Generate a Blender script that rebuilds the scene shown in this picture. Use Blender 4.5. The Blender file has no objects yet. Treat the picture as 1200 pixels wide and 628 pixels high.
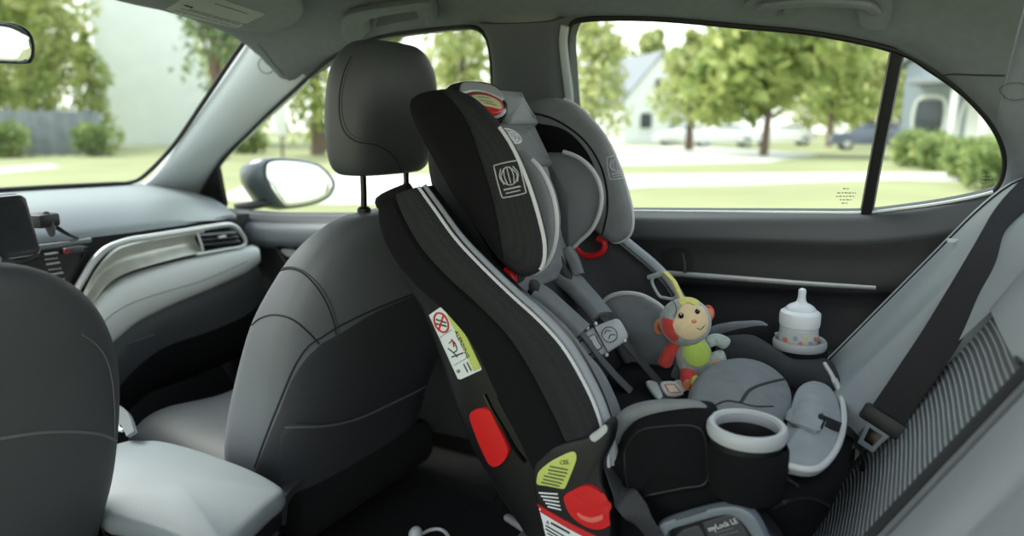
import bpy, bmesh, math, random
from mathutils import Vector as V, Matrix
from mathutils.bvhtree import BVHTree
random.seed(7)
PI = math.pi
scene = bpy.context.scene
COL = scene.collection

# ------------------------------------------------------------------ camera
CAM = V((-.69, 0, .88)); TH = math.radians(60); PT = math.radians(11.6); F = 800.0
FW = V((math.sin(TH)*math.cos(PT), math.cos(TH)*math.cos(PT), -math.sin(PT)))
RT = V((math.cos(TH), -math.sin(TH), 0)); UP = RT.cross(FW)
cd = bpy.data.cameras.new('camera'); cam = bpy.data.objects.new('camera', cd); COL.objects.link(cam)
cam.matrix_world = Matrix.Translation(CAM) @ Matrix((RT, UP, -FW)).transposed().to_4x4()
cd.sensor_width = 36; cd.lens = F/1200*36; cd.clip_start = .02; cd.clip_end = 600
cd.dof.use_dof = True; cd.dof.focus_distance = 1.12; cd.dof.aperture_fstop = 2.2
scene.camera = cam

def ray(p): return (FW + RT*((p[0]-600)/F) + UP*((314-p[1])/F))
def pl(p, p0, n):
    d = ray(p); n = V(n); return CAM + d*((V(p0)-CAM).dot(n)/d.dot(n))
def ux(p, x): return pl(p, (x,0,0), (1,0,0))
def uy(p, y): return pl(p, (0,y,0), (0,1,0))
def uz(p, z): return pl(p, (0,0,z), (0,0,1))
def sd(p, off=0.0): return pl(p, (.74-off,0,.72), (1,0,.38))       # the car's right flank
def ws(p, off=0.0): return pl(p, (0,2.1-off,.70), (0,.4,.5))       # the windscreen's plane
def gr(p): return uz(p, -.35)
def UX(s, x): return [ux(a, x) for a in s]
def mir(pts, c=.365): return [V((2*c-p.x, p.y, p.z)) for p in pts]

# ------------------------------------------------------------------ curves
def crom(P, n, closed=False):
    P = [V(p) for p in P]; m = len(P); segs = m if closed else m-1
    out = []
    for s in range(segs):
        p1, p2 = P[s], P[(s+1) % m]
        p0 = P[s-1] if (closed or s > 0) else p1*2-p2
        p3 = P[(s+2) % m] if (closed or s+2 < m) else p2*2-p1
        for k in range(12):
            t = k/12
            out.append(.5*((2*p1)+(p2-p0)*t+(2*p0-5*p1+4*p2-p3)*t*t+(3*p1-p0-3*p2+p3)*t**3))
    out.append(P[0] if closed else P[-1])
    L = [0]
    for a, b in zip(out, out[1:]): L.append(L[-1]+(b-a).length)
    res = []; j = 0; N = n if closed else n-1
    for i in range(n):
        d = L[-1]*i/N
        while j < len(L)-2 and L[j+1] < d: j += 1
        f = (d-L[j])/max(1e-9, L[j+1]-L[j])
        res.append(out[j].lerp(out[j+1], min(1, max(0, f))))
    return res
def cpar(P, n):
    """Catmull-Rom at even parameter steps, so that several curves stay in step"""
    P = [V(p) for p in P]; m = len(P); out = []
    for i in range(n):
        u = (m-1)*i/(n-1); s = min(m-2, int(u)); t = u-s
        p1, p2 = P[s], P[s+1]; p0 = P[s-1] if s else p1*2-p2; p3 = P[s+2] if s+2 < m else p2*2-p1
        out.append(.5*((2*p1)+(p2-p0)*t+(2*p0-5*p1+4*p2-p3)*t*t+(3*p1-p0-3*p2+p3)*t**3))
    return out
def lin(P, n):
    L = [0]; P = [V(p) for p in P]
    for a, b in zip(P, P[1:]): L.append(L[-1]+(b-a).length)
    res = []; j = 0
    for i in range(n):
        d = L[-1]*i/(n-1)
        while j < len(L)-2 and L[j+1] < d: j += 1
        res.append(P[j].lerp(P[j+1], min(1, max(0, (d-L[j])/max(1e-9, L[j+1]-L[j])))))
    return res

# ------------------------------------------------------------------ materials
def s2l(c):
    c = c/255; return c/12.92 if c <= .04045 else ((c+.055)/1.055)**2.4
def rgb(*c): return (s2l(c[0]), s2l(c[1]), s2l(c[2]), 1)
MATS = {}
def mat(name, col, rough=.6, metal=0, bump=0, scale=600, var=.0, vscale=8, sheen=0, spec=.5, kind='noise', coat=0):
    if name in MATS: return MATS[name]
    m = bpy.data.materials.new(name); m.use_nodes = True; nt = m.node_tree; b = nt.nodes['Principled BSDF']
    c = col if len(col) == 4 else (*col, 1)
    b.inputs['Base Color'].default_value = c; b.inputs['Roughness'].default_value = rough
    b.inputs['Metallic'].default_value = metal; b.inputs['Specular IOR Level'].default_value = spec
    b.inputs['Sheen Weight'].default_value = sheen; b.inputs['Coat Weight'].default_value = coat
    tc = nt.nodes.new('ShaderNodeTexCoord')
    if bump:
        if kind == 'weave':
            w1 = nt.nodes.new('ShaderNodeTexVoronoi'); w1.inputs['Scale'].default_value = scale
            w1.inputs['Randomness'].default_value = .15; h = w1.outputs['Distance']
            cr = nt.nodes.new('ShaderNodeValToRGB'); cr.color_ramp.elements[0].position = .2; cr.color_ramp.elements[1].position = .6
            cr.color_ramp.elements[0].color = tuple(min(1, x*1.35) for x in c[:3])+(1,); cr.color_ramp.elements[1].color = tuple(x*.55 for x in c[:3])+(1,)
            nt.links.new(h, cr.inputs['Fac']); nt.links.new(cr.outputs['Color'], b.inputs['Base Color'])
        elif kind == 'rib':
            w1 = nt.nodes.new('ShaderNodeTexWave'); w1.bands_direction = 'Z'; w1.inputs['Scale'].default_value = scale
            h = w1.outputs['Fac']
        else:
            w1 = nt.nodes.new('ShaderNodeTexNoise'); w1.inputs['Scale'].default_value = scale; w1.inputs['Detail'].default_value = 3
            h = w1.outputs['Fac']
        nt.links.new(tc.outputs['Object'], w1.inputs['Vector'])
        bp = nt.nodes.new('ShaderNodeBump'); bp.inputs['Strength'].default_value = bump; bp.inputs['Distance'].default_value = .002
        nt.links.new(h, bp.inputs['Height']); nt.links.new(bp.outputs['Normal'], b.inputs['Normal'])
    if var:
        n2 = nt.nodes.new('ShaderNodeTexNoise'); n2.inputs['Scale'].default_value = vscale; n2.inputs['Detail'].default_value = 4
        nt.links.new(tc.outputs['Object'], n2.inputs['Vector'])
        r = nt.nodes.new('ShaderNodeValToRGB')
        r.color_ramp.elements[0].position = .3; r.color_ramp.elements[1].position = .7
        r.color_ramp.elements[0].color = tuple(x*(1-var) for x in c[:3])+(1,)
        r.color_ramp.elements[1].color = tuple(min(1, x*(1+var)) for x in c[:3])+(1,)
        nt.links.new(n2.outputs['Fac'], r.inputs['Fac']); nt.links.new(r.outputs['Color'], b.inputs['Base Color'])
    MATS[name] = m; return m

M_leather = mat('grey_leather', rgb(112,117,121), .48, bump=.18, scale=900, var=.05)
M_leatherback = mat('dark_leather', rgb(66,69,72), .6, bump=.18, scale=900, var=.05)  # darker tone; on the passenger seat's back it paints in shade
M_headrest = mat('headrest_leather', rgb(74,77,80), .5, bump=.18, scale=900, var=.05)
M_console = mat('console_leather', rgb(132,140,144), .42, bump=.15, scale=900, var=.04)
M_rear = mat('rear_leather', rgb(150,157,161), .5, bump=.2, scale=800, var=.05)
M_thread = mat('stitch_thread', rgb(74,78,80), .8)
M_seam = mat('seam', rgb(42,44,46), .8)
M_seamlight = mat('piped_seam', rgb(96,101,104), .6)
M_headliner = mat('headliner_cloth', rgb(116,122,127), .95, bump=.25, scale=1200, var=.06, vscale=60)
M_pillar = mat('pillar_trim', rgb(190,197,200), .6, bump=.1, scale=900)
M_bpillar = mat('dark_pillar_trim', rgb(88,91,94), .75, bump=.1, scale=900)
M_door = mat('door_plastic', rgb(34,36,38), .55, bump=.12, scale=700)
M_reardoor = mat('rear_door_sheen', rgb(70,74,77), .42, bump=.12, scale=700)
M_doortop = mat('door_top_pad', rgb(96,102,106), .42, bump=.12, scale=700)
M_rubber = mat('black_rubber', rgb(14,14,15), .6)
M_gloss = mat('gloss_black', rgb(8,8,9), .12)
M_black = mat('black_plastic', rgb(20,21,23), .5, bump=.08, scale=900)
M_carpet = mat('black_carpet', rgb(14,14,15), 1, bump=.5, scale=1500, var=.2, vscale=200)
M_chrome = mat('satin_chrome', rgb(200,203,203), .3, .5)
M_silver = mat('silver_trim', rgb(205,209,207), .3, .35)
M_pewter = mat('pewter_inlay', rgb(196,198,188), .28, .3, var=.08, vscale=30)
M_dash = mat('dash_top', rgb(120,127,130), .55, bump=.15, scale=900)
M_dashpad = mat('dash_pad', rgb(205,210,207), .5, bump=.15, scale=900)
M_dashlow = mat('dash_low', rgb(74,78,81), .6, bump=.12, scale=900)
M_glove = mat('glove_box_plastic', rgb(30,31,33), .6, bump=.1, scale=900)
M_white = mat('white_plastic', rgb(225,227,226), .35)
M_btn = mat('button_silver', rgb(175,178,178), .35, .3)
# child seat
M_shell = mat('shell_plastic', rgb(16,17,19), .45, bump=.06, scale=900)
M_cover = mat('black_cover', rgb(16,17,19), .95, bump=.3, scale=1400, sheen=.0, spec=.2)
M_mesh = mat('black_mesh_fabric', rgb(32,34,36), .85, bump=.9, scale=330, kind='weave')
M_greyfab = mat('charcoal_fabric', rgb(116,121,123), .85, bump=.3, scale=900, var=.08, vscale=40)
M_padfab = mat('grey_pad_fabric', rgb(146,152,155), .75, bump=.25, scale=900, var=.08, vscale=40)
M_darkfab = mat('dark_fabric', rgb(48,50,52), .9, bump=.3, scale=900, var=.1, vscale=40)
M_lightfab = mat('light_grey_fabric', rgb(158,163,164), .7, bump=.2, scale=900)
M_piping = mat('silver_piping', rgb(196,199,197), .55)
M_greyplast = mat('grey_plastic', rgb(172,177,178), .4)
M_handle = mat('handle_grey', rgb(112,122,128), .4)
M_recess = mat('recess_grey', rgb(62,66,69), .45)
M_red = mat('red_plastic', rgb(200,32,34), .35)
M_labelw = mat('label_white', rgb(218,226,224), .5)
M_labelg = mat('label_green', rgb(186,200,104), .5)
M_labelr = mat('label_red', rgb(196,40,42), .5)
M_ink = mat('label_ink', rgb(52,54,54), .6)
M_inkg = mat('label_ink_olive', rgb(92,104,60), .6)
M_emb = mat('badge_thread', rgb(176,180,180), .6)
M_embdark = mat('badge_thread_dark', rgb(100,104,106), .6)
M_web = mat('grey_webbing', rgb(92,97,99), .7, bump=.5, scale=700, kind='weave')
M_webdark = mat('dark_webbing', rgb(56,59,61), .7, bump=.5, scale=700, kind='weave')
M_blackweb = mat('black_webbing', rgb(28,29,31), .75, bump=.4, scale=700, kind='weave')
M_insert = mat('ribbed_insert', rgb(120,127,131), .75, bump=.3, scale=900)

def ribbed():
    m = M_insert; nt = m.node_tree; b = nt.nodes['Principled BSDF']
    tc = nt.nodes.new('ShaderNodeTexCoord'); w = nt.nodes.new('ShaderNodeTexWave'); w.bands_direction = 'Z'
    w.inputs['Scale'].default_value = 40; w.inputs['Distortion'].default_value = .4; w.inputs['Detail'].default_value = 1
    r = nt.nodes.new('ShaderNodeValToRGB'); r.color_ramp.elements[0].color = rgb(96,103,107); r.color_ramp.elements[1].color = rgb(172,179,182)
    r.color_ramp.elements[0].position = .55; r.color_ramp.elements[1].position = .85
    nt.links.new(tc.outputs['Object'], w.inputs['Vector']); nt.links.new(w.outputs['Fac'], r.inputs['Fac'])
    nt.links.new(r.outputs['Color'], b.inputs['Base Color'])
    bp = [n for n in nt.nodes if n.type == 'BUMP'][0]; bp.inputs['Distance'].default_value = .004; bp.inputs['Strength'].default_value = .8
    nt.links.new(w.outputs['Fac'], bp.inputs['Height'])
ribbed()

def glassmat(name, tint, gloss=.06):
    m = bpy.data.materials.new(name); m.use_nodes = True; nt = m.node_tree
    for n in list(nt.nodes):
        if n.type == 'BSDF_PRINCIPLED': nt.nodes.remove(n)
    out = [n for n in nt.nodes if n.type == 'OUTPUT_MATERIAL'][0]
    t = nt.nodes.new('ShaderNodeBsdfTransparent'); t.inputs['Color'].default_value = tint
    g = nt.nodes.new('ShaderNodeBsdfGlossy'); g.inputs['Roughness'].default_value = .02
    x = nt.nodes.new('ShaderNodeMixShader'); fr = nt.nodes.new('ShaderNodeLayerWeight'); fr.inputs['Blend'].default_value = .12
    mu = nt.nodes.new('ShaderNodeMath'); mu.operation = 'MULTIPLY'; mu.inputs[1].default_value = gloss*4
    nt.links.new(fr.outputs['Fresnel'], mu.inputs[0]); nt.links.new(mu.outputs[0], x.inputs[0])
    nt.links.new(t.outputs[0], x.inputs[1]); nt.links.new(g.outputs[0], x.inputs[2]); nt.links.new(x.outputs[0], out.inputs['Surface'])
    return m
M_glass = glassmat('car_glass', (.95,.98,.96,1))
M_shade = glassmat('tinted_glass', (.35,.5,.42,1))

# ------------------------------------------------------------------ objects
def root_of(o):
    while o.parent: o = o.parent
    return o
def build(name, geo, m, parent=None, origin=None, smooth=True, angle=40):
    vs, fs = geo[0], geo[1]
    if parent: O = V(root_of(parent)['_o'])
    else: O = V(origin) if origin is not None else V((0,0,0))
    me = bpy.data.meshes.new(name)
    me.from_pydata([tuple(V(v)-O) for v in vs], [], fs); me.update()
    bm = bmesh.new(); bm.from_mesh(me); bmesh.ops.remove_doubles(bm, verts=bm.verts, dist=1e-6)
    bmesh.ops.recalc_face_normals(bm, faces=bm.faces); bm.to_mesh(me); bm.free()
    mm = m if isinstance(m, (list, tuple)) else [m]
    for x in mm: me.materials.append(x)
    if smooth:
        for p in me.polygons: p.use_smooth = True
        me.set_sharp_from_angle(angle=math.radians(angle))
    o = bpy.data.objects.new(name, me); COL.objects.link(o)
    if parent: o.parent = parent
    else:
        o.location = O; o['_o'] = tuple(O)
    return o
def thing(name, loc, label, cat, group=None):
    o = bpy.data.objects.new(name, None); COL.objects.link(o); o.location = loc; o['_o'] = tuple(V(loc))
    o.empty_display_size = .05
    o['label'] = label; o['category'] = cat
    if group: o['group'] = group
    return o
def build_each(name, geos, m, parent):
    return [build(name, g, m, parent) for g in geos if g[0]]
def tag(o, label=None, cat=None, group=None, kind=None):
    if label: o['label'] = label
    if cat: o['category'] = cat
    if group: o['group'] = group
    if kind: o['kind'] = kind
    return o
def join(*geos):
    vs, fs = [], []
    for g in geos:
        k = len(vs); vs += list(g[0]); fs += [tuple(i+k for i in f) for f in g[1]]
    return vs, fs

def skin(rows, closed_u=False, cap=False):
    """rows of equal length -> quads"""
    n = len(rows[0]); vs = [p for r in rows for p in r]; fs = []
    for i in range(len(rows)-1):
        for j in range(n if closed_u else n-1):
            a = i*n+j; b = i*n+(j+1) % n
            fs.append((a, b, b+n, a+n))
    if cap and closed_u:
        fs.append(tuple(range(n-1, -1, -1))); k = (len(rows)-1)*n; fs.append(tuple(range(k, k+n)))
    return vs, fs
def grid(ctrl, nu, nv, thick=0, flip=False):
    """smooth surface through a control net (rows of points); thick adds a back side"""
    rows = [crom(r, nu) for r in ctrl]
    cols = [crom([r[j] for r in rows], nv) for j in range(nu)]
    R = [[cols[j][i] for j in range(nu)] for i in range(nv)]
    if not thick: return skin(R)
    acc = 0                                   # the back side lies away from the viewer's side
    for i in range(1, nv-1, 2):
        for j in range(1, nu-1, 2):
            acc += (R[i][j+1]-R[i][j-1]).cross(R[i+1][j]-R[i-1][j]).dot(R[i][j]-CAM)
    flip = acc < 0
    B = []
    for i in range(nv):
        b = []
        for j in range(nu):
            du = R[i][min(j+1, nu-1)]-R[i][max(j-1, 0)]; dv = R[min(i+1, nv-1)][j]-R[max(i-1, 0)][j]
            n = du.cross(dv)
            n = n.normalized() if n.length > 1e-12 else V((0,0,1))
            b.append(R[i][j]+n*thick*(-1 if flip else 1))
        B.append(b)
    vs, fs = skin(R); k = len(vs); v2, f2 = skin(B)
    vs = vs+v2; fs = fs+[tuple(reversed([q+k for q in f])) for f in f2]
    per = [(0, j) for j in range(nu)]+[(i, nu-1) for i in range(1, nv)]+[(nv-1, j) for j in range(nu-2, -1, -1)]+[(i, 0) for i in range(nv-2, 0, -1)]
    idx = [i*nu+j for i, j in per]
    for q in range(len(idx)):
        a, b = idx[q], idx[(q+1) % len(idx)]; fs.append((b, a, a+k, b+k))
    return vs, fs
def pillow(outline, n, t, r=.01, bulge=0, back=0, N=56, straight=False, warp=None, rings=6, cen=None):
    """cushion: closed outline in the plane whose outward normal is n; t deep, rounded rim, domed face"""
    n = V(n).normalized()
    P = lin(list(outline)+[outline[0]], N+1)[:-1] if straight else crom(outline, N, True)
    c0 = sum(P, V())/N
    P = [p-n*((p-c0).dot(n)) for p in P]
    c = V(cen) if cen is not None else c0
    c = c-n*((c-c0).dot(n))
    area = sum(((P[i]-c).cross(P[(i+1) % N]-c)).dot(n) for i in range(N))
    if area < 0: P.reverse()
    ins = []
    for i in range(N):
        tg = P[(i+1) % N]-P[i-1]; d = n.cross(tg)
        ins.append(d.normalized() if d.length > 1e-9 else (c-P[i]).normalized())
    rows = []
    r = min(r, t*.5)
    def ring(off, h): return [P[i]+ins[i]*off+n*h for i in range(N)]
    K = 4
    bk = ring(r, -t); fr = ring(r, 0)
    for k in range(rings-1, 0, -1):
        s = 1-k/rings; rows.append([c+(p-c)*s+n*((-t-back*(1-s*s))-(p-c).dot(n)*s) for p in bk])
    rows.append(bk)
    for k in range(1, K+1):
        a = PI/2*k/K; rows.append(ring(r*(1-math.sin(a)), -t+r*(1-math.cos(a))))
    for k in range(0, K):
        a = PI/2*k/K; rows.append(ring(r*(1-math.cos(a)), -r+r*math.sin(a)))
    rows.append(fr)
    for k in range(1, rings):
        s = 1-k/rings; rows.append([c+(p-c)*s+n*(bulge*(1-s*s)-(p-c).dot(n)*s) for p in fr])
    vs, fs = skin(rows, True)
    a = len(vs); vs.append(c+n*(-t-back)); vs.append(c+n*bulge)
    L = len(rows)-1
    for i in range(N):
        j = (i+1) % N
        fs.append((a, j, i)); fs.append((a+1, L*N+i, L*N+j))
    if warp: vs = [warp(v) for v in vs]
    return vs, fs
def frames(P, ref):
    T = []
    for i in range(len(P)):
        t = P[min(i+1, len(P)-1)]-P[max(i-1, 0)]
        T.append(t.normalized() if t.length > 1e-9 else V((0,0,1)))
    return T
def tube(path, r, n=8, m=None, closed=False, flat=1.0, ref=None):
    P = crom(path, m or max(8, len(path)*6), closed)
    N = len(P); rows = []; prev = None
    for i in range(N):
        t = (P[(i+1) % N]-P[i-1]) if closed else (P[min(i+1, N-1)]-P[max(i-1, 0)])
        t.normalize()
        if ref is not None: a = V(ref)
        else: a = prev if prev is not None else (V((0,0,1)) if abs(t.z) < .9 else V((1,0,0)))
        a = a-t*a.dot(t); a.normalize(); prev = a; b = t.cross(a)
        rr = r(i/(N-1)) if callable(r) else r
        rows.append([P[i]+a*(rr*flat*math.cos(2*PI*k/n))+b*(rr*math.sin(2*PI*k/n)) for k in range(n)])
    if closed: rows.append(rows[0]); return skin(rows, True)
    return skin(rows, True, True)
def ribbon(path, side, w, t, m=None, round_=True):
    """flat strap: side = width direction (one vector or one per control point), w wide, t thick"""
    m = m or max(10, len(path)*6)
    P = crom(path, m)
    if isinstance(side, (list, tuple)) and len(side) == len(path) and not isinstance(side[0], (int, float)): S = crom(side, m) if len(side) > 1 else side
    else: S = [V(side)]*m
    rows = []
    for i in range(m):
        tg = (P[min(i+1, m-1)]-P[max(i-1, 0)]).normalized()
        s = (S[i]-tg*S[i].dot(tg)).normalized(); n = tg.cross(s)
        ww = w(i/(m-1)) if callable(w) else w
        q = []
        for k in range(16):
            a = 2*PI*k/16; ca, sa = math.cos(a), math.sin(a)
            e = .35
            q.append(P[i]+s*(ww/2*math.copysign(abs(ca)**e, ca))+n*(t/2*math.copysign(abs(sa)**.6, sa)))
        rows.append(q)
    return skin(rows, True, True)
def band(A, B, n, t, nu=9, nv=40, power=2.5, closed=False):
    """puffy strip between two curves"""
    a, b = crom(A, nv, closed), crom(B, nv, closed); rows = []
    for i in range(nv):
        nn = n(i/(nv-1)) if callable(n) else V(n).normalized()
        q = []
        for k in range(nu):
            u = k/(nu-1); h = (1-abs(2*u-1)**power)**(1/power)*t
            q.append(a[i].lerp(b[i], u)+nn*h)
        q += [a[i].lerp(b[i], u)-nn*.002 for u in (.98, .5, .02)]
        rows.append(q)
    if closed: rows.append(rows[0]); return skin(rows, True)
    return skin(rows, True, True)
def lathe(prof, c, n=32, axis=(0,0,1), cap=True):
    ax = V(axis).normalized(); a = ax.orthogonal().normalized(); b = ax.cross(a); c = V(c)
    rows = [[c+ax*z+(a*math.cos(2*PI*k/n)+b*math.sin(2*PI*k/n))*max(r, 1e-5) for k in range(n)] for r, z in prof]
    return skin(rows, True, cap)
def ell(c, r, rot=None, nu=20, nv=14, pw=1.0):
    c = V(c); rows = []
    Mx = rot if rot is not None else Matrix.Identity(3)
    for i in range(nv+1):
        ph = -PI/2+PI*i/nv; q = []
        for k in range(nu):
            th = 2*PI*k/nu
            q.append(c+Mx @ V((r[0]*math.cos(ph)*math.cos(th), r[1]*math.cos(ph)*math.sin(th), r[2]*math.sin(ph))))
        rows.append(q)
    return skin(rows, True)
def rbox(c, size, axes=None, bev=.003, seg=2):
    bm = bmesh.new(); bmesh.ops.create_cube(bm, size=1)
    for v in bm.verts: v.co = V((v.co.x*size[0], v.co.y*size[1], v.co.z*size[2]))
    if bev: bmesh.ops.bevel(bm, geom=bm.edges[:], offset=min(bev, min(size)*.48), segments=seg, affect='EDGES', profile=.5)
    A = axes if axes is not None else (V((1,0,0)), V((0,1,0)), V((0,0,1)))
    c = V(c); vs = [c+A[0]*v.co.x+A[1]*v.co.y+A[2]*v.co.z for v in bm.verts]
    fs = [tuple(v.index for v in f.verts) for f in bm.faces]; bm.free(); return vs, fs
def bvh(*geos):
    g = join(*geos); return BVHTree.FromPolygons([tuple(v) for v in g[0]], g[1])
def hit(tree, p, off=0.0):
    d = ray(p).normalized(); r = tree.ray_cast(CAM, d)
    if r[0] is None: return None
    n = r[1] if r[1].dot(d) < 0 else -r[1]
    return r[0]+n*off, n
def seam(tree, pts, r, off=0.0, closed=False, m=None, dense=6):
    fine = crom([V((a[0], a[1], 0)) for a in pts], len(pts)*dense, closed); out = []
    for q in fine:
        h = hit(tree, q, off)
        if h: out.append(h[0])
    return tube(out, r, 6, m or len(out), closed) if len(out) > 2 else ([], [])
def decal(tree, outline, h=.0008, N=48, straight=False, rings=5, maxn=None):
    """thin sticker or pad laid on a surface, following it"""
    O = [V((a[0], a[1], 0)) for a in outline]
    O = lin(O+[O[0]], N+1)[:-1] if straight else crom(O, N, True)
    c = sum(O, V())/N; rows = []
    base = [hit(tree, p) for p in O]
    last = next(b for b in base if b)
    bb = []
    for b in base:
        if b: last = b
        bb.append(last)
    rows.append([b[0]-b[1]*.001 for b in bb])
    rows.append([b[0]+b[1]*h*.8 for b in bb])
    for k in range(0, rings):
        s = (1-k/rings)*(.985 if k == 0 else 1)
        q = []
        for p in O:
            r = hit(tree, c+(p-c)*s, h)
            if r: last = r
            q.append(r[0] if r else last[0])
        rows.append(q)
    vs, fs = skin(rows, True)
    r = hit(tree, c, h); vs.append(r[0] if r else sum(rows[-1], V())/N); k = (len(rows)-1)*N
    for i in range(N): fs.append((len(vs)-1, k+i, k+(i+1) % N))
    return vs, fs
def text_geo(s, o, xd, yd, size, depth=.0004):
    cu = bpy.data.curves.new('txt', 'FONT'); cu.body = s; cu.size = size; cu.extrude = depth; cu.resolution_u = 2
    ob = bpy.data.objects.new('txt', cu); COL.objects.link(ob)
    dg = bpy.context.evaluated_depsgraph_get(); dg.update()
    me = ob.evaluated_get(dg).to_mesh()
    xd = V(xd).normalized(); zd = xd.cross(V(yd)).normalized(); yd = zd.cross(xd); o = V(o)
    vs = [o+xd*v.co.x+yd*v.co.y+zd*v.co.z for v in me.vertices]; fs = [tuple(p.vertices) for p in me.polygons]
    ob.evaluated_get(dg).to_mesh_clear(); bpy.data.objects.remove(ob); bpy.data.curves.remove(cu)
    return vs, fs
def text_on(tree, s, a, b, up, size, off=.0012):
    """lettering lying on a surface: baseline from pixel a towards b, up towards pixel up"""
    A, B, U_ = hit(tree, a, off), hit(tree, b, off), hit(tree, up, off)
    return text_geo(s, A[0], B[0]-A[0], U_[0]-A[0], size)
def lines_on(tree, segs, w, off=.0012):
    g = []
    for a, b in segs:
        A, B = hit(tree, a, off), hit(tree, b, off)
        if A and B:
            d = B[0]-A[0]; sv = A[1].cross(d)
            if d.length > 1e-6: g.append(ribbon([A[0], A[0].lerp(B[0], .5), B[0]], sv, w, .0006, 3))
    return join(*g)
def scribble(tree, a, b, n, w, off=.0012, duty=.7):
    segs = []; x = 0
    while x < 1:
        l = random.uniform(.05, .14); e = min(1, x+l*duty)
        segs.append(((a[0]+(b[0]-a[0])*x, a[1]+(b[1]-a[1])*x), (a[0]+(b[0]-a[0])*e, a[1]+(b[1]-a[1])*e))); x += l
    return lines_on(tree, segs, w, off)
# ================================================================== CAR SHELL
def struct(o, label, cat): return tag(o, label, cat, kind='structure')

# --- floor and bulkhead
fl = build('floor', grid([[V((x, y, .0+(.12 if abs(x) < .1 else 0))) for x in (-.75,-.4,-.13,-.1,0,.1,.13,.4,.76)] for y in (-.5,.2,.8,1.4,1.9)], 40, 12, .03), M_carpet, origin=(0,.7,0))
struct(fl, 'black carpeted car floor under the seats', 'floor')
wf = build('wall_front', grid([[V((x, y, z)) for x in (-.75,0,.76)] for y, z in ((1.85,-.02),(2.05,.2),(2.1,.45),(2.08,.62))], 12, 12, .02), M_glove, origin=(0,2,.2))
struct(wf, 'black firewall carpet in the passenger footwell below the dashboard', 'firewall')

# --- headliner: rows start at the top edge of the side windows and sweep in to the middle of the roof
edge = [(340,97),(365,82),(390,68),(440,46),(500,36),(545,32),(600,27),(650,23),(672,23),(700,21),(780,23),(870,31),(960,40),(1050,59),(1095,84),(1130,112),(1165,148)]
rowsH = []
hdr = [ws((297,44), .0)+V((.03,.02,-.01)), ws((297,44), .01), ws((270,30), .012), ws((230,20), .014), ws((150,4), .016), ws((40,-25), .018), V((-.3,1.5,1.16)), V((-.6,1.55,1.1))]
rowsH.append(hdr)
hdr2 = [h.lerp(sd((340,97), .012), .5)+V((-.01,-.01,.015)) for h in hdr]
for e in edge:
    p = sd(e, .0); R = V((.30, p.y, 1.16)); p1 = p+V((-.03,0,.012)); p2 = p1.lerp(R, .3)+V((.015,0,.022)); p3 = p1.lerp(R, .65)+V((.0,0,.02))
    rowsH.append([p+V((.04,0,.0)), p, p1, p2, p3, R, V((-.15,p.y,1.18)), V((-.62,p.y,1.10))])
rowsH[1:1] = [[(a*.5+b*.5) for a, b in zip(rowsH[0], rowsH[1])]]
g_head = grid(rowsH, 40, 90, .012)
T_head = bvh(g_head)
ce = build('ceiling', g_head, M_headliner, origin=(0,.7,1.15)); struct(ce, 'dark grey cloth headliner of the car roof above the windows', 'ceiling')
build('roof_seam', seam(T_head, [(1104,88),(1118,87),(1150,88),(1200,89),(1230,90)], .0016), M_seam, ce)

# --- A pillar
Aw = [(120,232),(150,222),(174,210),(202,175),(237,125),(270,77),(290,48),(299,38)]
Bw = [(228,262),(232,232),(258,188),(290,157),(315,133),(335,115),(350,102),(358,90)]
ra = []
for a, b in zip(Aw, Bw):
    A, B = ws(a, .004), sd(b, .002)
    n = V((-.62,-.72,.25)).normalized()
    m1 = A.lerp(B, .20)+n*.030; m2 = A.lerp(B, .5)+n*.036; m3 = A.lerp(B, .82)+n*.022
    ra.append([A+V((.02,.03,0)), A, m1, m2, m3, B, B+V((.03,.01,0))])
g_a = grid(ra, 36, 40, .01); T_a = bvh(g_a)
ap = build('trim_1', g_a, M_pillar, origin=(.7,1.8,.8)); struct(ap, 'light grey windscreen pillar trim sweeping up from the dashboard', 'pillar trim')
build('airbag_emblem', seam(T_a, [(310,66),(320,70),(322,80),(314,86),(305,82),(303,73)], .0012, closed=True), M_bpillar, ap)
build('pillar_joint', seam(join and bvh(g_a, g_head), [(303,52),(312,63),(322,76),(333,88)], .0015), M_bpillar, ap)
# windscreen rubber edge
o = build('trim_2', tube([ws(p, .012) for p in [(-60,226),(0,222.5),(60,219),(130,215.5),(152,214),(170,205),(202,172),(236,123),(268,75),(287,48),(294,41)]], .0065, 8, 90), M_rubber, origin=(.5,1.9,.9))
struct(o, 'black rubber edge around the windscreen glass', 'window seal')

# --- B pillar
Ab = [(560,26),(571,45),(576,75),(577,110),(583,180),(590,262)]
Bb = [(676,20),(668,40),(670,80),(673,120),(682,190),(690,262)]
rb = []
for a, b in zip(Ab, Bb):
    A, B = sd(a), sd(b)
    rb.append([A+V((.03,0,0)), A, A.lerp(B,.15)+V((-.022,0,-.008)), A.lerp(B,.5)+V((-.034,0,-.012)), A.lerp(B,.82)+V((-.026,0,-.01)), B.lerp(A,.08)+V((-.004,0,0)), B+V((.03,0,0))])
o = build('trim_3', grid(rb, 30, 26, .01), M_bpillar, origin=(.7,.7,.9)); struct(o, 'dark grey door pillar trim between the front and rear side windows', 'pillar trim')
o = build('trim_4', tube([sd(p, .012) for p in [(662,30),(660,50),(663,80),(667,112),(674,180),(684,250)]], .010, 8, 40, flat=.6, ref=(1,0,0)), M_pillar, origin=(.65,.7,.9))  # pale grey paints in the light falling on the frame's edge
struct(o, 'door frame strip in a painted-in lit grey at the front edge of the rear side window', 'door frame')

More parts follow.
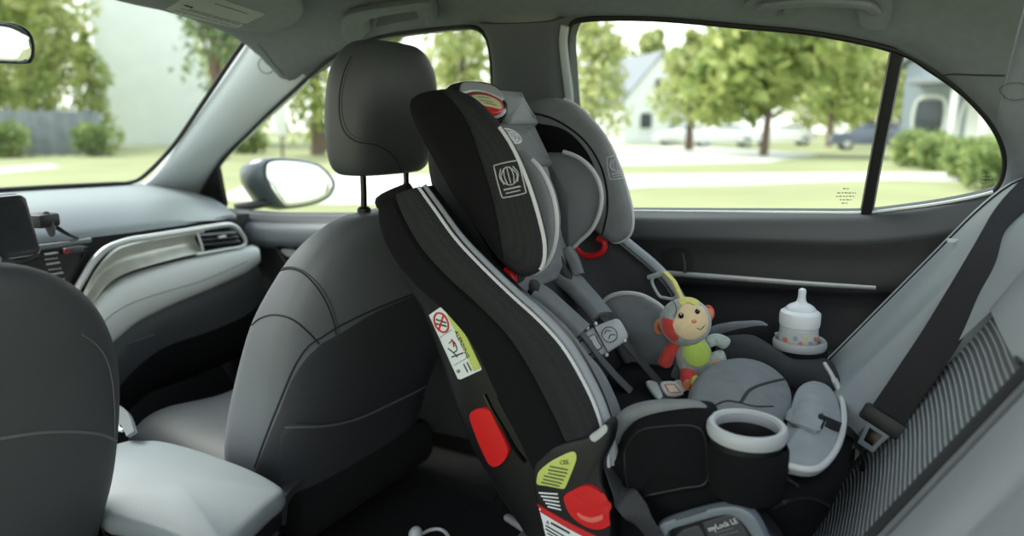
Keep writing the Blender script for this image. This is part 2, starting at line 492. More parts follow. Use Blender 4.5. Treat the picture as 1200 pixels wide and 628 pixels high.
# --- C pillar
Ec = [(1044,55),(1095,83),(1132,112),(1163,147),(1177,180),(1175,208),(1164,227)]
O2 = [(1070,30),(1115,60),(1155,95),(1195,140),(1212,180),(1210,212),(1195,238)]
O3 = [(1120,-20),(1170,20),(1220,60),(1270,120),(1290,180),(1290,222),(1270,262)]
O4 = [(1180,-90),(1260,-50),(1340,10),(1420,100),(1450,180),(1450,240),(1430,290)]
rc = [[sd(a)+V((.03,0,0)), sd(a), sd(a, .02).lerp(sd(b, .02), .25), sd(b, .03), sd(c, .05), sd(d, .10)] for a, b, c, d in zip(Ec, O2, O3, O4)]
g_c = grid(rc, 30, 40, .01); T_c = bvh(g_c)
o = build('trim_5', g_c, M_headliner, origin=(.65,-.3,.9)); struct(o, 'dark grey rear pillar trim behind the small quarter window', 'pillar trim')
build('airbag_emblem', seam(bvh(g_c, g_head), [(1172,104),(1182,98),(1196,97),(1206,103),(1206,112),(1194,117),(1180,115)], .0012, closed=True), M_bpillar, o)

# --- windows
def pane(name, outline, n, m, label, origin, t=.004):
    o = build(name, pillow(outline, n, t, .001, N=60, rings=2), m, origin=origin); return struct(o, label, 'window')
FRONT = [(252,200),(290,158),(330,121),(390,69),(440,46),(500,37),(548,33),(566,40),(574,60),(576,95),(583,180),(590,252),(520,254),(450,252),(400,252),(340,252),(270,246),(252,235)]
REAR = [(670,26),(700,22),(780,24),(870,32),(960,41),(1055,61),(1048,100),(1030,180),(1012,250),(900,250),(800,249),(745,248),(690,248),(682,190),(672,110),(667,60)]
QUART = [(1052,60),(1090,83),(1130,113),(1162,149),(1176,182),(1174,208),(1163,226),(1100,238),(1014,249),(1030,180),(1044,110)]
pane('window_1', [ws(p, .0) for p in [(-120,-80),(0,-40),(150,2),(250,28),(294,40),(270,75),(236,125),(202,174),(170,212),(60,222),(0,226),(-120,236)]], (0,-.4,-.5), M_glass, 'clear windscreen above the dashboard at the left of the picture', (0,1.8,.95))
o = build('window_2', pillow([sd(p, -.012) for p in FRONT], (-1,0,-.38), .004, .001, N=70, rings=2), M_glass, origin=(.72,1.3,.85)); struct(o, 'front passenger side window behind the headrest', 'window')
w3 = build('window_3', pillow([sd(p, -.010) for p in REAR], (-1,0,-.38), .004, .001, N=70, rings=2), M_glass, origin=(.68,.35,.9)); struct(w3, 'large rear door side window above the child seat', 'window')
o = build('window_4', pillow([sd(p, -.010) for p in QUART], (-1,0,-.38), .004, .001, N=60, rings=2), M_glass, origin=(.68,-.05,.85)); struct(o, 'small triangular quarter window behind the black divider bar', 'window')
# etched mark on the glass
M_etch = mat('glass_etching', rgb(156,164,138), .6)
def flat_lines(rows, w):
    g = []
    for y, x0, x1 in rows:
        x = x0
        while x < x1:
            e = min(x1, x+random.uniform(2,5)); A, B = sd((x, y), -.004), sd((e, y), -.004)
            g.append(ribbon([A, A.lerp(B, .5), B], V((-.35,0,.93)), w, .0005, 3)); x = e+1.2
    return join(*g)
build('etched_mark', flat_lines([(221,988,995),(226,981,1003),(230,980,1001),(234,984,998),(238,986,993)], .0022), M_etch, w3)
build('etched_mark', flat_lines([(205,1150,1161),(209,1148,1163),(213,1150,1160)], .0022), M_etch, o)
# divider bar and seals
o = build('trim_6', band([sd(p, -.004) for p in [(1043,56),(1032,115),(1019,185),(1007,252)]], [sd(p, -.004) for p in [(1060,64),(1049,120),(1035,188),(1023,252)]], (-1,0,-.38), .016, 9, 30, 4), M_rubber, origin=(.68,.05,.87))
struct(o, 'black upright bar between rear door window and quarter window', 'window divider')
o = build('trim_7', tube([sd(p, .004) for p in [(690,251),(676,150),(669,105),(665,60),(668,32),(680,24),(720,21.5),(780,23),(870,31),(960,40),(1050,59.5),(1092,82.5),(1132,112),(1164,148),(1177.5,181),(1175.5,209),(1165,227)]], .0052, 8, 150), M_rubber, origin=(.65,.2,1))
struct(o, 'black rubber seal along the top of the rear side windows', 'window seal')
o = build('trim_8', tube([sd(p, .003) for p in [(236,240),(254,197),(291,156),(331,118),(391,66.5),(441,44.5),(500,35.5),(548,31.5),(568,40),(575,62),(577.5,95),(584,180),(591,252)]], .0052, 8, 120), M_rubber, origin=(.7,1.3,.95))
struct(o, 'black rubber seal around the front passenger side window', 'window seal')

# --- doors
def door_grid(belt, prof, nu, nv):
    """belt: pixel line of the top of the door; prof: (drop below belt, inset from the flank) pairs"""
    cols = []
    for e in belt:
        p = sd(e); cols.append([V((.745-i+(p.x-.745)*(.5 if k < 2 else .15), p.y, max(.02, p.z-d))) for k, (d, i) in enumerate(prof)])
    return grid(cols, nu, nv, .012)
rd_prof = [(-.004,-.025),(.0,-.004),(.005,.012),(.02,.026),(.05,.032),(.09,.028),(.125,.032),(.15,.030),(.165,.014),(.20,.008),(.26,.02),(.29,.06),(.32,.064),(.35,.03),(.45,.025),(.70,.02)]
g_d1 = door_grid([(640,247),(690,246.5),(745,246.5),(800,247),(870,247.5),(940,248),(1010,248),(1060,243),(1100,237.5),(1140,230),(1166,223),(1200,214)], rd_prof, 90, 40)
T_d1 = bvh(g_d1)
d1 = build('door_1', g_d1, M_door, origin=(.72,.3,.4)); struct(d1, 'black rear door panel with chrome strip beside the child seat', 'door')
# top roll of the rear door, its sheen painted in as paler grey
build('top_pad', door_grid([(640,247),(690,246.5),(745,246.5),(800,247),(870,247.5),(940,248),(1010,248),(1060,243),(1100,237.5),(1140,230),(1166,223),(1200,214)], [(d, i+.0035) for d, i in rd_prof[1:5]]+[(.062,.030),(.066,.024)], 90, 20), M_reardoor, d1)
def strip_on(tree, A, B, t, off=.0, nv=40):
    a = [hit(tree, p, off)[0] for p in A]; b = [hit(tree, p, off)[0] for p in B]
    return band(a, b, (-1,-.1,.35), t, 9, nv, 3)
build('chrome_strip', strip_on(T_d1, [(782,317),(850,322),(940,329),(1026,335)], [(782,323.5),(850,328.5),(940,335),(1026,339.5)], .008), M_silver, d1)
build('glass_strip', tube([sd(p, .006) for p in [(690,248),(745,247.5),(800,248),(870,248.5),(940,249),(1010,249),(1060,244),(1100,238.5),(1140,231),(1164,225)]], .003, 6, 60), M_silver, d1)
build('door_handle_recess', decal(T_d1, [(776,296),(790,291),(806,293),(812,306),(808,318),(790,317),(778,312)], .003), M_black, d1)
o = build('wall_right', grid([[V((.79, y, z)) for y in (-.7,0,.8,1.5,2.15)] for z in (-.06,.2,.45,.60)], 20, 10, .03), M_carpet, origin=(.79,.7,.2)); struct(o, 'black lower body side below the door panels', 'body side')
h = build('door_handle', tube([hit(T_d1, p, .008)[0] for p in [(801,296),(803,304),(804,312),(804,319)]], .0045, 8, 20), M_door, d1)
build('panel_crease', seam(T_d1, [(1035,340),(1052,343),(1066,347)], .002), M_black, d1)

fd_prof = [(-.004,-.025),(.0,-.002),(.01,.022),(.03,.046),(.06,.056),(.085,.048),(.10,.03),(.13,.024),(.18,.024),(.24,.04),(.30,.06),(.36,.03),(.60,.02)]
fd_belt = [(180,236),(215,240),(240,243),(270,246),(310,249),(340,250.5),(400,251),(450,251),(520,252),(590,252)]
g_d2 = door_grid(fd_belt, fd_prof, 90, 40)
T_d2 = bvh(g_d2)
d2 = build('door_2', g_d2, M_door, origin=(.74,1.4,.4)); struct(d2, 'dark grey front passenger door panel below the wing mirror', 'door')
build('top_pad', door_grid(fd_belt, [(d, i+.004) for d, i in fd_prof[1:6]]+[(.104,.024)], 90, 20), M_doortop, d2)
build('dark_recess_patch', decal(T_d2, [(314,276),(330,274),(360,285),(362,300),(342,303),(328,293)], .003), M_black, d2)
build('door_handle', decal(T_d2, [(331,292),(340,291),(352,295),(350,300),(340,300)], .008), M_silver, d2)
build('panel_crease', seam(T_d2, [(306,272),(316,280),(326,294),(336,310)], .003), M_dashlow, d2)
# black sail panel in the window's front corner
sl = build('trim_9', pillow([sd(p, .004) for p in [(226,238),(238,210),(251,196),(254,200),(258,220),(262,244),(250,246),(236,244)]], (-1,0,-.38), .02, .004, .002, N=48), M_black, origin=(.76,1.9,.68))
struct(sl, 'black corner panel at the front of the passenger side window', 'window corner panel')

# ================================================================== DASHBOARD
dr = thing('dashboard', (.35,1.75,.55), 'grey car dashboard with silver swoosh trim below the windscreen', 'dashboard')
R0 = [ws(p, -.01) for p in [(-160,232),(-60,227),(0,224),(60,220.5),(130,216.5),(172,214)]]+[uy((215,222), 2.0), uy((248,232), 1.93)]
R1 = [uy(p, 1.86) for p in [(-160,250),(-60,242),(0,238),(60,234),(140,230),(185,229)]]+[uy((225,231), 1.88), uy((262,240), 1.84)]
R2 = [uy(p, 1.76) for p in [(-160,268),(-60,260),(0,255),(60,250),(140,245),(185,243)]]+[uy((230,242), 1.80), uy((272,248), 1.78)]
R3 = [uy(p, 1.69) for p in [(-160,300),(-60,292),(0,287),(60,281),(140,272),(190,265.5)]]+[uy((240,258.5), 1.70), uy((277,254), 1.71)]
R4 = [p+V((0,.035,-.008)) for p in R3]
build('top_pad', grid([R0, R1, R2, R3, R4], 70, 30, .01), M_dash, dr)
# dark backing behind the gap
bk = [[uy(p, 1.745) for p in r] for r in ([(-160,290),(0,280),(140,268),(240,255),(292,250)], [(-160,330),(0,320),(140,300),(240,285),(296,280)], [(-160,400),(0,390),(140,350),(240,320),(300,310)])]
build('backing', grid(bk, 30, 12, .01), M_glove, dr)
# pewter inlay
ia = [uy(p, 1.668) for p in [(92,366),(104,338),(116,316),(136,294),(165,284),(200,278),(240,271)]]
ib = [uy(p, 1.668) for p in [(100,366),(114,348),(128,331),(152,318),(185,308),(212,301),(240,295)]]
im = [a.lerp(b, .45)+V((0,.02,0)) for a, b in zip(ia, ib)]
build('inlay', grid([ia, im, ib], 50, 14, .006), M_pewter, dr)
sp = [(74,370),(86,346),(98,325),(110,306),(126,291),(150,282),(180,277),(220,270.5),(262,263.5),(275,265),(283,273),(288,283),(283,289),(262,292.5),(240,296.5),(230,298)]
build('swoosh_trim', tube([uy(p, 1.652) for p in sp], lambda t: .0082-.0035*min(1, max(0, (t-.55)*4)), 10, 120), M_silver, dr)
# vent
vt = build('air_vent', pillow([uy(p, 1.672) for p in [(232,271),(262,266),(274,267),(285,282),(280,288),(258,291),(240,293),(234,284)]], (0,-1,0), .02, .003, N=48), M_gloss, dr)
for k in range(3):
    f = (k+1)/4
    a, b = (233+3*f, 270+22*f), (274+9*f, 267+20*f)
    A, B = uy(a, 1.664), uy(b, 1.664)
    build('vent_slat', ribbon([A, A.lerp(B,.5), B], V((0,.8,.3)), .014, .0035), M_dashlow, vt)
A = uy((260,277.5), 1.655); build('vent_tab', rbox(A, (.024,.012,.006), bev=.002), M_silver, vt)
build('vent_frame', tube([uy(p, 1.660) for p in [(231,271),(235,283),(238,293)]], .0035, 8, 20), M_silver, vt)
# mid pad
m0 = [uy(p, 1.69) for p in [(78,392),(90,372),(108,350),(128,333),(152,321),(185,311),(212,304),(240,298),(270,292),(296,287)]]
m1 = [uy(p, 1.645) for p in [(84,398),(100,376),(122,352),(146,336),(172,325),(200,315),(226,307),(252,300),(280,294),(303,291)]]
m2 = [uy(p, 1.63) for p in [(98,408),(118,386),(142,367),(165,354),(190,344),(215,335),(240,326),(262,318),(284,310),(305,301)]]
m3 = [uy(p, 1.65) for p in [(118,414),(138,396),(160,378),(182,366),(204,356),(228,346),(250,337),(270,328),(288,320),(303,309)]]
m4 = [p+V((0,.05,-.004)) for p in m3]
g_mp = grid([m0, m1, m2, m3, m4], 60, 26, .008); T_mp = bvh(g_mp)
mp = build('knee_pad', g_mp, M_dashpad, dr)
build('stitching', seam(T_mp, [(112,398),(120,380),(135,366),(160,353),(200,340),(240,328),(290,306)], .0011), M_seamlight, mp)
# glove box and lower dash
l0 = [p+V((0,.012,.004)) for p in m3]
l1 = [uy(p, 1.665) for p in [(130,430),(150,408),(172,390),(195,378),(218,368),(240,358),(262,348),(280,339),(294,330),(305,318)]]
l2 = [uy(p, 1.70) for p in [(134,460),(155,436),(178,416),(200,404),(222,396),(246,388),(266,380),(284,372),(298,362),(310,350)]]
l3 = [uy(p, 1.80) for p in [(134,500),(155,476),(178,456),(200,444),(222,436),(246,428),(266,420),(284,412),(298,402),(312,390)]]
g_lo = grid([l0, l1, l2], 50, 16, .008)
build('lower_pad', g_lo, M_dashlow, dr)
g_gb = grid([[p+V((0,.006,.0)) for p in l2], l3, [p+V((0,.1,-.06)) for p in l3]], 40, 12, .01)
gb = build('glove_box', g_gb, M_glove, dr)
T_lo = bvh(g_lo, g_gb)
build('glove_box_latch', seam(T_lo, [(148,403),(165,397),(180,392)], .0035, .002), M_dashlow, gb)
# centre stack
n_st = (0,-1,.15)
st = build('center_stack', pillow([uy(p, 1.665) for p in [(-120,312),(0,300),(60,290),(104,287),(100,300),(88,328),(74,366),(60,400),(-120,410)]], (0,-1,0), .03, .005, N=60, straight=True), M_gloss, dr)
def sq(c, w, h, d, m, name, par, rot=-.10, bev=.0015):
    C = uy(c, 1.662); ax = (V((math.cos(rot),0,-math.sin(rot)*-1)).normalized(), V((0,1,0)), V((math.sin(rot)*-1,0,math.cos(rot))))
    return build(name, rbox(C, (w,d,h), ax, bev), m, par)
for c in [(60,297),(62,308.5),(66,320.5),(70,333)]: sq(c, .028, .0042, .008, M_btn, 'button', st, 0)
for i, c in enumerate([(60,304),(64,316),(68,328.5)]):
    for k in range(4): sq((c[0]-6+k*4, c[1]-k*.5), .0048, .003, .004, M_btn, 'button_legend', st, 0, .0005)
sq((-4,345), .12, .085, .006, M_recess, 'screen', st, .12, .003); sq((42,352), .034, .004, .008, M_btn, 'screen_edge', st, .12)
sq((64,362), .012, .012, .01, M_recess, 'dial', st, .12, .004)
A = [uy(p, 1.66) for p in [(-120,306),(0,291.5),(40,287),(75,283),(106,278.5)]]; B = [uy(p, 1.66) for p in [(-120,315),(0,299),(40,293.5),(75,288.5),(106,284)]]
build('stack_strip', band(A, B, (0,-1,.2), .006), M_dash, dr)
hz = sq((86,293), .045, .015, .016, M_recess, 'hazard_button', dr, 0, .005)
tc_ = uy((78,294), 1.651); build('hazard_triangle', tube([tc_+V((0,0,.0055)), tc_+V((-.0055,0,-.0035)), tc_+V((.0055,0,-.0035))], .0012, 6, 20, True), M_red, hz)

# phone in its holder
ph = thing('phone', (-.0,1.47,.55), 'black smartphone upright in its holder at the left edge before the dashboard', 'phone')
n_ph = V((.12,-1,.22)).normalized()
pq = [pl(p, uy((20,265), 1.47), n_ph) for p in [(-24,237),(-18,231),(24,227),(31,231),(49,294),(45,299),(4,305),(-3,301)]]
c_ = sum(pq, V())/8
build('phone_case', pillow(pq, n_ph, .010, .004, N=64, straight=True), M_silver, ph)
sc_ = [c_+(p-c_)*.955+n_ph*.0009 for p in pq]
build('phone_screen', pillow(sc_, n_ph, .003, .001, N=64, straight=True), mat('phone_glass', rgb(46,48,50), .18), ph)
def pp(p): return pl(p, c_+n_ph*.0014, n_ph)
build('phone_notch', pillow([pp(p) for p in [(-8,233.5),(12,231),(13,234),(9,236),(-5,238),(-7,236)]], n_ph, .001, .0003, N=24), M_rubber, ph)
build('screen_mark', tube([pp(p) for p in [(10,262),(17,267.5),(21,261)]], .0008, 6, 20), M_rubber, ph)
hd = thing('phone_holder', (.06,1.55,.6), 'black phone holder arm clipped to the dashboard behind the phone', 'phone holder')
build('arm', rbox(uy((48,258), 1.54), (.05,.05,.028), (V((.94,.3,0)), V((-.3,.94,0)), V((0,0,1))), .006), M_black, hd)
build('clamp', pillow([pl(p, uy((57,262), 1.52), (-.5,-.8,.1)) for p in [(49,250),(56,248),(62,258),(64,274),(58,277),(52,266)]], (-.5,-.8,.1), .02, .004), M_dashlow, hd)
build('cradle', pillow([p-n_ph*.011+(p-c_)*.06 for p in pq], n_ph, .012, .004, N=48, straight=True), M_black, hd)
build('cradle_foot', tube([pp((0,305)), pp((22,308)), pp((46,300))], .006, 8, 20), M_black, hd)
build('base_clip', ribbon([uy((60,262), 1.60), uy((75,272), 1.62), uy((84,276), 1.68)], (0,1,.2), .03, .008), M_black, hd)

# rear-view mirror
rm = thing('rear_view_mirror', (-.02,1.5,1.05), 'black framed rear view mirror at the left edge under the roof', 'mirror')
n_rm = V((-.25,-1,-.05)).normalized(); c0 = uy((6,50), 1.5)
rq = [pl(p, c0, n_rm) for p in [(-130,30),(-60,25),(0,25),(24,29),(38,40),(42,58),(39,72),(30,75),(0,74),(-60,73),(-128,72),(-136,52)]]
build('housing', pillow(rq, n_rm, .035, .007, 0, .012, N=60), M_black, rm)
rc_ = sum(rq, V())/12
build('mirror_glass', pillow([rc_+(p-rc_)*.92+n_rm*.0015 for p in rq], n_rm, .003, .001, N=60), mat('mirror', rgb(210,214,214), .03, 1), rm)
build('stem', tube([rc_-n_rm*.02+V((0,0,.0)), rc_-n_rm*.06+V((0,0,.05)), V((-.02,1.54,1.15))], .009, 8, 20), M_black, rm)

# sun visor
n_v = V((0,-.05,-.998)).normalized(); p0 = ws((297,44), .0)+V((0,-.03,-.030))
vo = [pl(p, p0, n_v) for p in [(40,-16),(128,-2),(165,7),(220,21),(280,36.5),(306,39.5),(330,35),(348,27),(356,16),(350,3),(328,-12),(240,-34),(120,-50),(60,-40)]]
vs_ = thing('sun_visor', p0, 'grey folded sun visor with a printed warning label above the windscreen', 'sun visor')
g_v = pillow(vo, n_v, .022, .008, .006, .004, N=64); T_v = bvh(g_v)
build('visor_panel', g_v, M_headliner, vs_)
lb = build('warning_label', decal(T_v, [(190,13),(215,-2),(240,-8),(312,16),(295,24),(277,33),(240,24)], .0012, straight=True), mat('visor_label', rgb(140,145,143), .6), vs_)
build_each('label_print', [text_on(T_v, 'GaGa', (214,5), (236,12), (222,-4), .011, .002), *[scribble(T_v, (x0, y0), (x1, y1), 8, .0018, .002, .75) for x0, y0, x1, y1 in [(252,3,290,15),(205,11,275,30),(212,9,280,28),(222,10,288,28)]]], M_ink, vs_)

# roof grab handles
def on_head(p, off): return hit(T_head, p, off)[0]
gh = thing('grab_handle', on_head((455,15), .01), 'dark grey roof grab handle above the front passenger window', 'grab handle')
oh = [on_head(p, .012) for p in [(413,40),(404,33),(401,16),(411,5),(440,-2),(480,-8),(506,-10),(515,2),(514,15)]]
ih = [on_head(p, .012) for p in [(426,38),(436,29),(436,17),(443,12),(468,6.5),(488,3.5),(497,5),(501,10),(503,19)]]
build('handle_bar', band(oh, ih, (-.75,-.2,-.62), .024, 11, 60, 3), M_headliner, gh)
build('dark_recess_patch', decal(T_head, [(432,16),(452,9),(480,4),(498,2),(506,12),(490,21),(460,27),(436,31)], .0015), M_bpillar, gh)  # dark patch painting the shadow behind the handle bar
build('bracket', decal(T_head, [(398,16),(404,4),(424,0),(442,10),(440,30),(430,42),(410,43),(401,32)], .004), M_headliner, gh)
build('bracket', decal(T_head, [(488,6),(502,-6),(514,-2),(517,14),(508,22),(494,22)], .004), M_headliner, gh)
gh2 = thing('grab_handle', on_head((950,8), .01), 'dark grey roof grab handle above the rear door window, only its two mounts in view', 'grab handle')
for q in ([(878,-6),(912,-6),(913,6),(908,11),(884,10),(878,6)], [(1010,-12),(1044,-12),(1046,10),(1042,24),(1032,27),(1014,24),(1009,10)]):
    build('bracket', decal(T_head, q, .016), M_headliner, gh2)
build('handle_bar', tube([on_head((896,2), .012), on_head((905,-12), .03), on_head((960,-20), .035), on_head((1015,-14), .03), on_head((1028,6), .014)], .011, 10, 50, flat=.7), M_headliner, gh2)
o = build('coat_hook', pillow([on_head(p, .006) for p in [(918,10),(922,0),(926,-6),(931,0),(934,9),(926,13)]], V((-1,0,-.6)), .010, .003), M_headliner, origin=on_head((926,5), 0))
tag(o, 'small dark grey coat hook on the roof beside the rear grab handle', 'coat hook')

# door mirror outside
mr = thing('wing_mirror', (.95,1.85,.65), 'dark grey wing mirror outside the front passenger window', 'mirror')
n_m = V((-.19,-.98,.08)).normalized(); c0 = uy((340,215), 1.84)
mq = [pl(p, c0, n_m) for p in [(310,189),(325,186),(352,188),(374,194),(388,208),(391,218),(384,231),(365,239),(342,243),(330,242),(318,228),(309,212),(307,198)]]
mc = sum(mq, V())/13
def puff(k, s, dx): return [mc+(p-mc)*s-n_m*k+V((dx,0,0)) for p in mq]
build('housing', skin([crom(q, 40, True) for q in (puff(-.003,.97,0), puff(-.006,1.0,0), puff(0,1.05,0), puff(.03,1.07,-.015), puff(.07,1.0,-.03), puff(.11,.85,-.045), puff(.14,.6,-.055), puff(.15,.25,-.06), puff(.152,.02,-.06))], True, True), mat('mirror_housing', rgb(92,98,104), .3, coat=.3), mr)
build('mirror_glass', pillow([mc+(p-mc)*.92+n_m*.010 for p in mq], n_m, .004, .001, N=50), mat('mirror', rgb(210,214,214), .03, 1), mr)
build('arm', loft_ := tube([uy((318,236), 1.88), uy((300,240), 1.90), uy((276,244), 1.93)], .022, 12, 20, flat=.7), M_black, mr)
# ================================================================== FRONT SEATS
def superloop(xc, hw, yf, yb, z, n=56, e=.5, dish=.0):
    q = []
    cy, hd_ = (yf+yb)/2, (yf-yb)/2
    for k in range(n):
        a = 2*PI*k/n; ca, sa = math.cos(a), math.sin(a)
        x = hw*math.copysign(abs(ca)**e, ca); y = hd_*math.copysign(abs(sa)**(e*1.1), sa)
        if sa > 0: y -= dish*(1-(x/hw)**2)             # front hollow between the bolsters
        q.append(V((xc+x, cy+y, z)))
    return q
def backrest(xc, dy, secs, lean=0):
    loops = [superloop(xc+0, w, yf+dy, yb+dy, z, e=e, dish=d) for z, w, yf, yb, e, d in secs]
    # smooth along z
    n = len(loops[0]); cols = [crom([l[j] for l in loops], 44) for j in range(n)]
    return skin([[cols[j][i] for j in range(n)] for i in range(44)], True, True)
SECS = [(.07,.23,1.22,1.01,.5,.03),(.16,.24,1.20,.985,.5,.04),(.24,.25,1.19,.965,.48,.05),(.34,.262,1.145,.93,.46,.06),(.44,.266,1.095,.905,.46,.06),(.53,.260,1.05,.885,.46,.05),(.60,.240,1.012,.868,.5,.04),(.655,.208,.985,.858,.55,.03),(.692,.165,.962,.855,.6,.02),(.714,.115,.94,.862,.7,.0),(.722,.05,.92,.88,.8,.0)]
ps = thing('passenger_seat', (.365,1.0,.1), 'grey leather front passenger seat with stitched backrest behind the dashboard', 'car seat')
g_pb = backrest(.365, 0, SECS); T_pb = bvh(g_pb)
pb = build('backrest', g_pb, [M_leather, M_leatherback], ps)
def two_tone(o, f):
    O = V(root_of(o)['_o'])
    for p in o.data.polygons:
        if f(p.center+O, p.normal): p.material_index = 1
build('shaded_back_panel', decal(T_pb, [(299,556),(312,520),(326,485),(345,440),(370,408),(398,391),(440,366),(487,345),(530,325),(580,305),(600,360),(590,440),(545,492),(500,512),(440,548),(400,572),(365,584),(340,586),(320,578),(304,564)], .0022, N=120, rings=22), M_leatherback, pb)  # darker decal puts the shade of the seat's rear side into the colour
build('seam', seam(T_pb, [(298,548),(312,510),(328,470),(346,428),(362,405),(376,396),(398,382),(440,362),(487,343),(530,325)], .0022, .0), M_seam, pb)
build('seam', seam(T_pb, [(304,550),(318,512),(334,472),(352,431),(374,404)], .0018, .0), M_seamlight, pb)
build('seam', seam(T_pb, [(293,383),(305,373),(322,369),(342,374),(360,388),(374,403)], .0018), M_seam, pb)
build('stitching', seam(T_pb, [(312,330),(324,319),(338,313),(356,318),(374,334),(386,354),(393,374),(397,392)], .0013, .0006), M_thread, pb)
build('seam', seam(T_pb, [(308,333),(322,321),(338,315),(355,320),(371,336),(383,356),(390,374),(394,392)], .0016), M_seam, pb)
build('map_pocket', decal(T_pb, [(334,499),(380,498),(420,489),(470,466),(530,436),(580,410),(588,440),(545,486),(500,506),(440,540),(400,562),(365,580),(338,584),(326,560)], .006, N=100, rings=16), M_leatherback, pb)
build('pocket_edge', seam(T_pb, [(334,498),(380,497),(420,488),(470,465),(530,435)], .003, .006), M_seamlight, pb)
# headrest
def headrest(xc, yc, zc, par):
    sec = []
    for z, w, d in [(-.128,.075,.030),(-.124,.100,.045),(-.105,.118,.056),(-.06,.128,.062),(-.01,.130,.064),(.04,.127,.062),(.075,.118,.056),(.10,.102,.046),(.117,.078,.032),(.122,.045,.016)]:
        sec.append(superloop(xc, w, yc-.10*z+d, yc-.10*z-d, zc+z, 48, .62))
    cols = [crom([l[j] for l in sec], 40) for j in range(48)]
    return skin([[cols[j][i] for j in range(48)] for i in range(40)], True, True)
g_hr = headrest(.372, .902, .918, ps); T_hr = bvh(g_hr)
hr = build('headrest', g_hr, M_headrest, ps)
build('seam', seam(T_hr, [(412,66),(403,85),(398,110),(398,135),(404,155),(418,166),(440,170),(458,180),(468,195),(472,212)], .0014), M_seam, hr)
build('stitching', seam(T_hr, [(415,66),(406,86),(401,110),(401,134),(407,152),(420,163),(441,167),(460,177),(471,193),(475,212)], .0010, .0004), M_thread, hr)
for dx in (-.065, .065):
    build('post', tube([V((.372+dx,.905,.84)), V((.372+dx,.905,.76)), V((.372+dx,.91,.66))], .006, 10, 20), M_gloss, ps)
    build('post_sleeve', lathe([(.013,0),(.013,.012),(.009,.016)], V((.372+dx,.906,.715)), 16), M_black, ps)
build('cushion', grid([[V((x, y, z+b)) for x, b in ((.11,-.05),(.13,.0),(.2,.02),(.365,.0),(.53,.02),(.60,0),(.62,-.05))] for y, z in ((.98,.18),(1.1,.205),(1.25,.215),(1.38,.225),(1.46,.215),(1.49,.16))], 40, 24, .02), M_leatherback, ps)
build('seat_base', rbox((.365,1.2,.12), (.44,.5,.10), bev=.03), M_carpet, ps)

ds = thing('driver_seat', (-.365,1.05,.1), 'dark grey leather driver seat backrest cut off at the left edge of the picture', 'car seat')
SD = [(z, w*.98, yf, yb, e, d) for z, w, yf, yb, e, d in SECS]
g_db = backrest(-.392, .075, SD); T_db = bvh(g_db)
db = build('backrest', g_db, M_leatherback, ds)
build('seam', seam(T_db, [(0,514),(30,509),(60,506),(95,506),(118,509),(131,514),(139,519)], .0024), M_seamlight, db)
build('stitching', seam(T_db, [(96,392),(112,403),(124,420),(131,445),(134,480),(134,512)], .0011, .0004), M_seamlight, db)
build('headrest', headrest(-.425, 1.0, .918, ds), M_headrest, ds)
for dx in (-.065, .065): build('post', tube([V((-.425+dx,1.0,.84)), V((-.425+dx,1.0,.76)), V((-.42+dx,1.0,.66))], .006, 10, 20), M_gloss, ds)
build('cushion', grid([[V((x, y, z+b)) for x, b in ((-.66,-.05),(-.63,.0),(-.56,.02),(-.41,.0),(-.25,.02),(-.18,0),(-.165,-.05))] for y, z in ((1.06,.22),(1.18,.25),(1.32,.26),(1.46,.255),(1.55,.2))], 40, 24, .02), M_leather, ds)
build('seat_base', rbox((-.375,1.27,.12), (.42,.5,.14), bev=.03), M_carpet, ds)

# ------------------------------------------------------------------ centre console
cc = thing('center_console', (-.04,1.05,.0), 'center console between the front seats with light grey padded armrest', 'center console')
lid = [V((max(-.15, q_.x), q_.y, q_.z)) for q_ in (uz(p, .27) for p in [(100,536),(145,515),(170,513.5),(192,514),(226,522),(262,534),(300,549),(330,566),(333,575),(318,588),(282,622),(262,640),(225,636),(175,618),(130,612),(105,600)])]
build('armrest', pillow(lid, (0,0,1), .04, .016, .012, N=70), M_console, cc)
low = [p+V((0,0,-.042)) for p in lid]; cl = sum(low, V())/len(low); low = [cl+(p-cl)*.95 for p in low]
build('armrest_base', pillow(low, (0,0,1), .03, .006, N=60), M_black, cc)
build('console_body', pillow([cl+(p-cl)*.90+V((0,0,-.03)) for p in lid][:] , (0,0,1), .22, .02, N=60), M_dashlow, cc)
build('console_front', grid([[V((x, y, z)) for x, z in ((-.11,.02),(-.10,.20+dz),(-.06,.225+dz),(.02,.225+dz),(.06,.20+dz),(.07,.02))] for y, dz in ((1.22,-.02),(1.35,-.01),(1.5,.03),(1.62,.08),(1.72,.12))], 30, 20, .01), M_glove, cc)
tk = [uz(p, .275) for p in [(139,496),(145,492),(150,496),(150,502),(145,506),(139,504)]]
o = build('charging_cable', tube([p+V((0,0,.004)) for p in tk], .0045, 8, 40, True), M_white, origin=tk[0])
tag(o, 'small loop of white cable lying at the front end of the armrest', 'cable')
o = build('trim_10', grid([[uz(p, .30) for p in [(120,470),(138,474),(150,484),(157,505)]], [uz(p, .285) for p in [(120,490),(134,492),(143,500),(148,511)]]], 16, 8, .008), M_leather, cc)
o.name = 'console_side_pad'

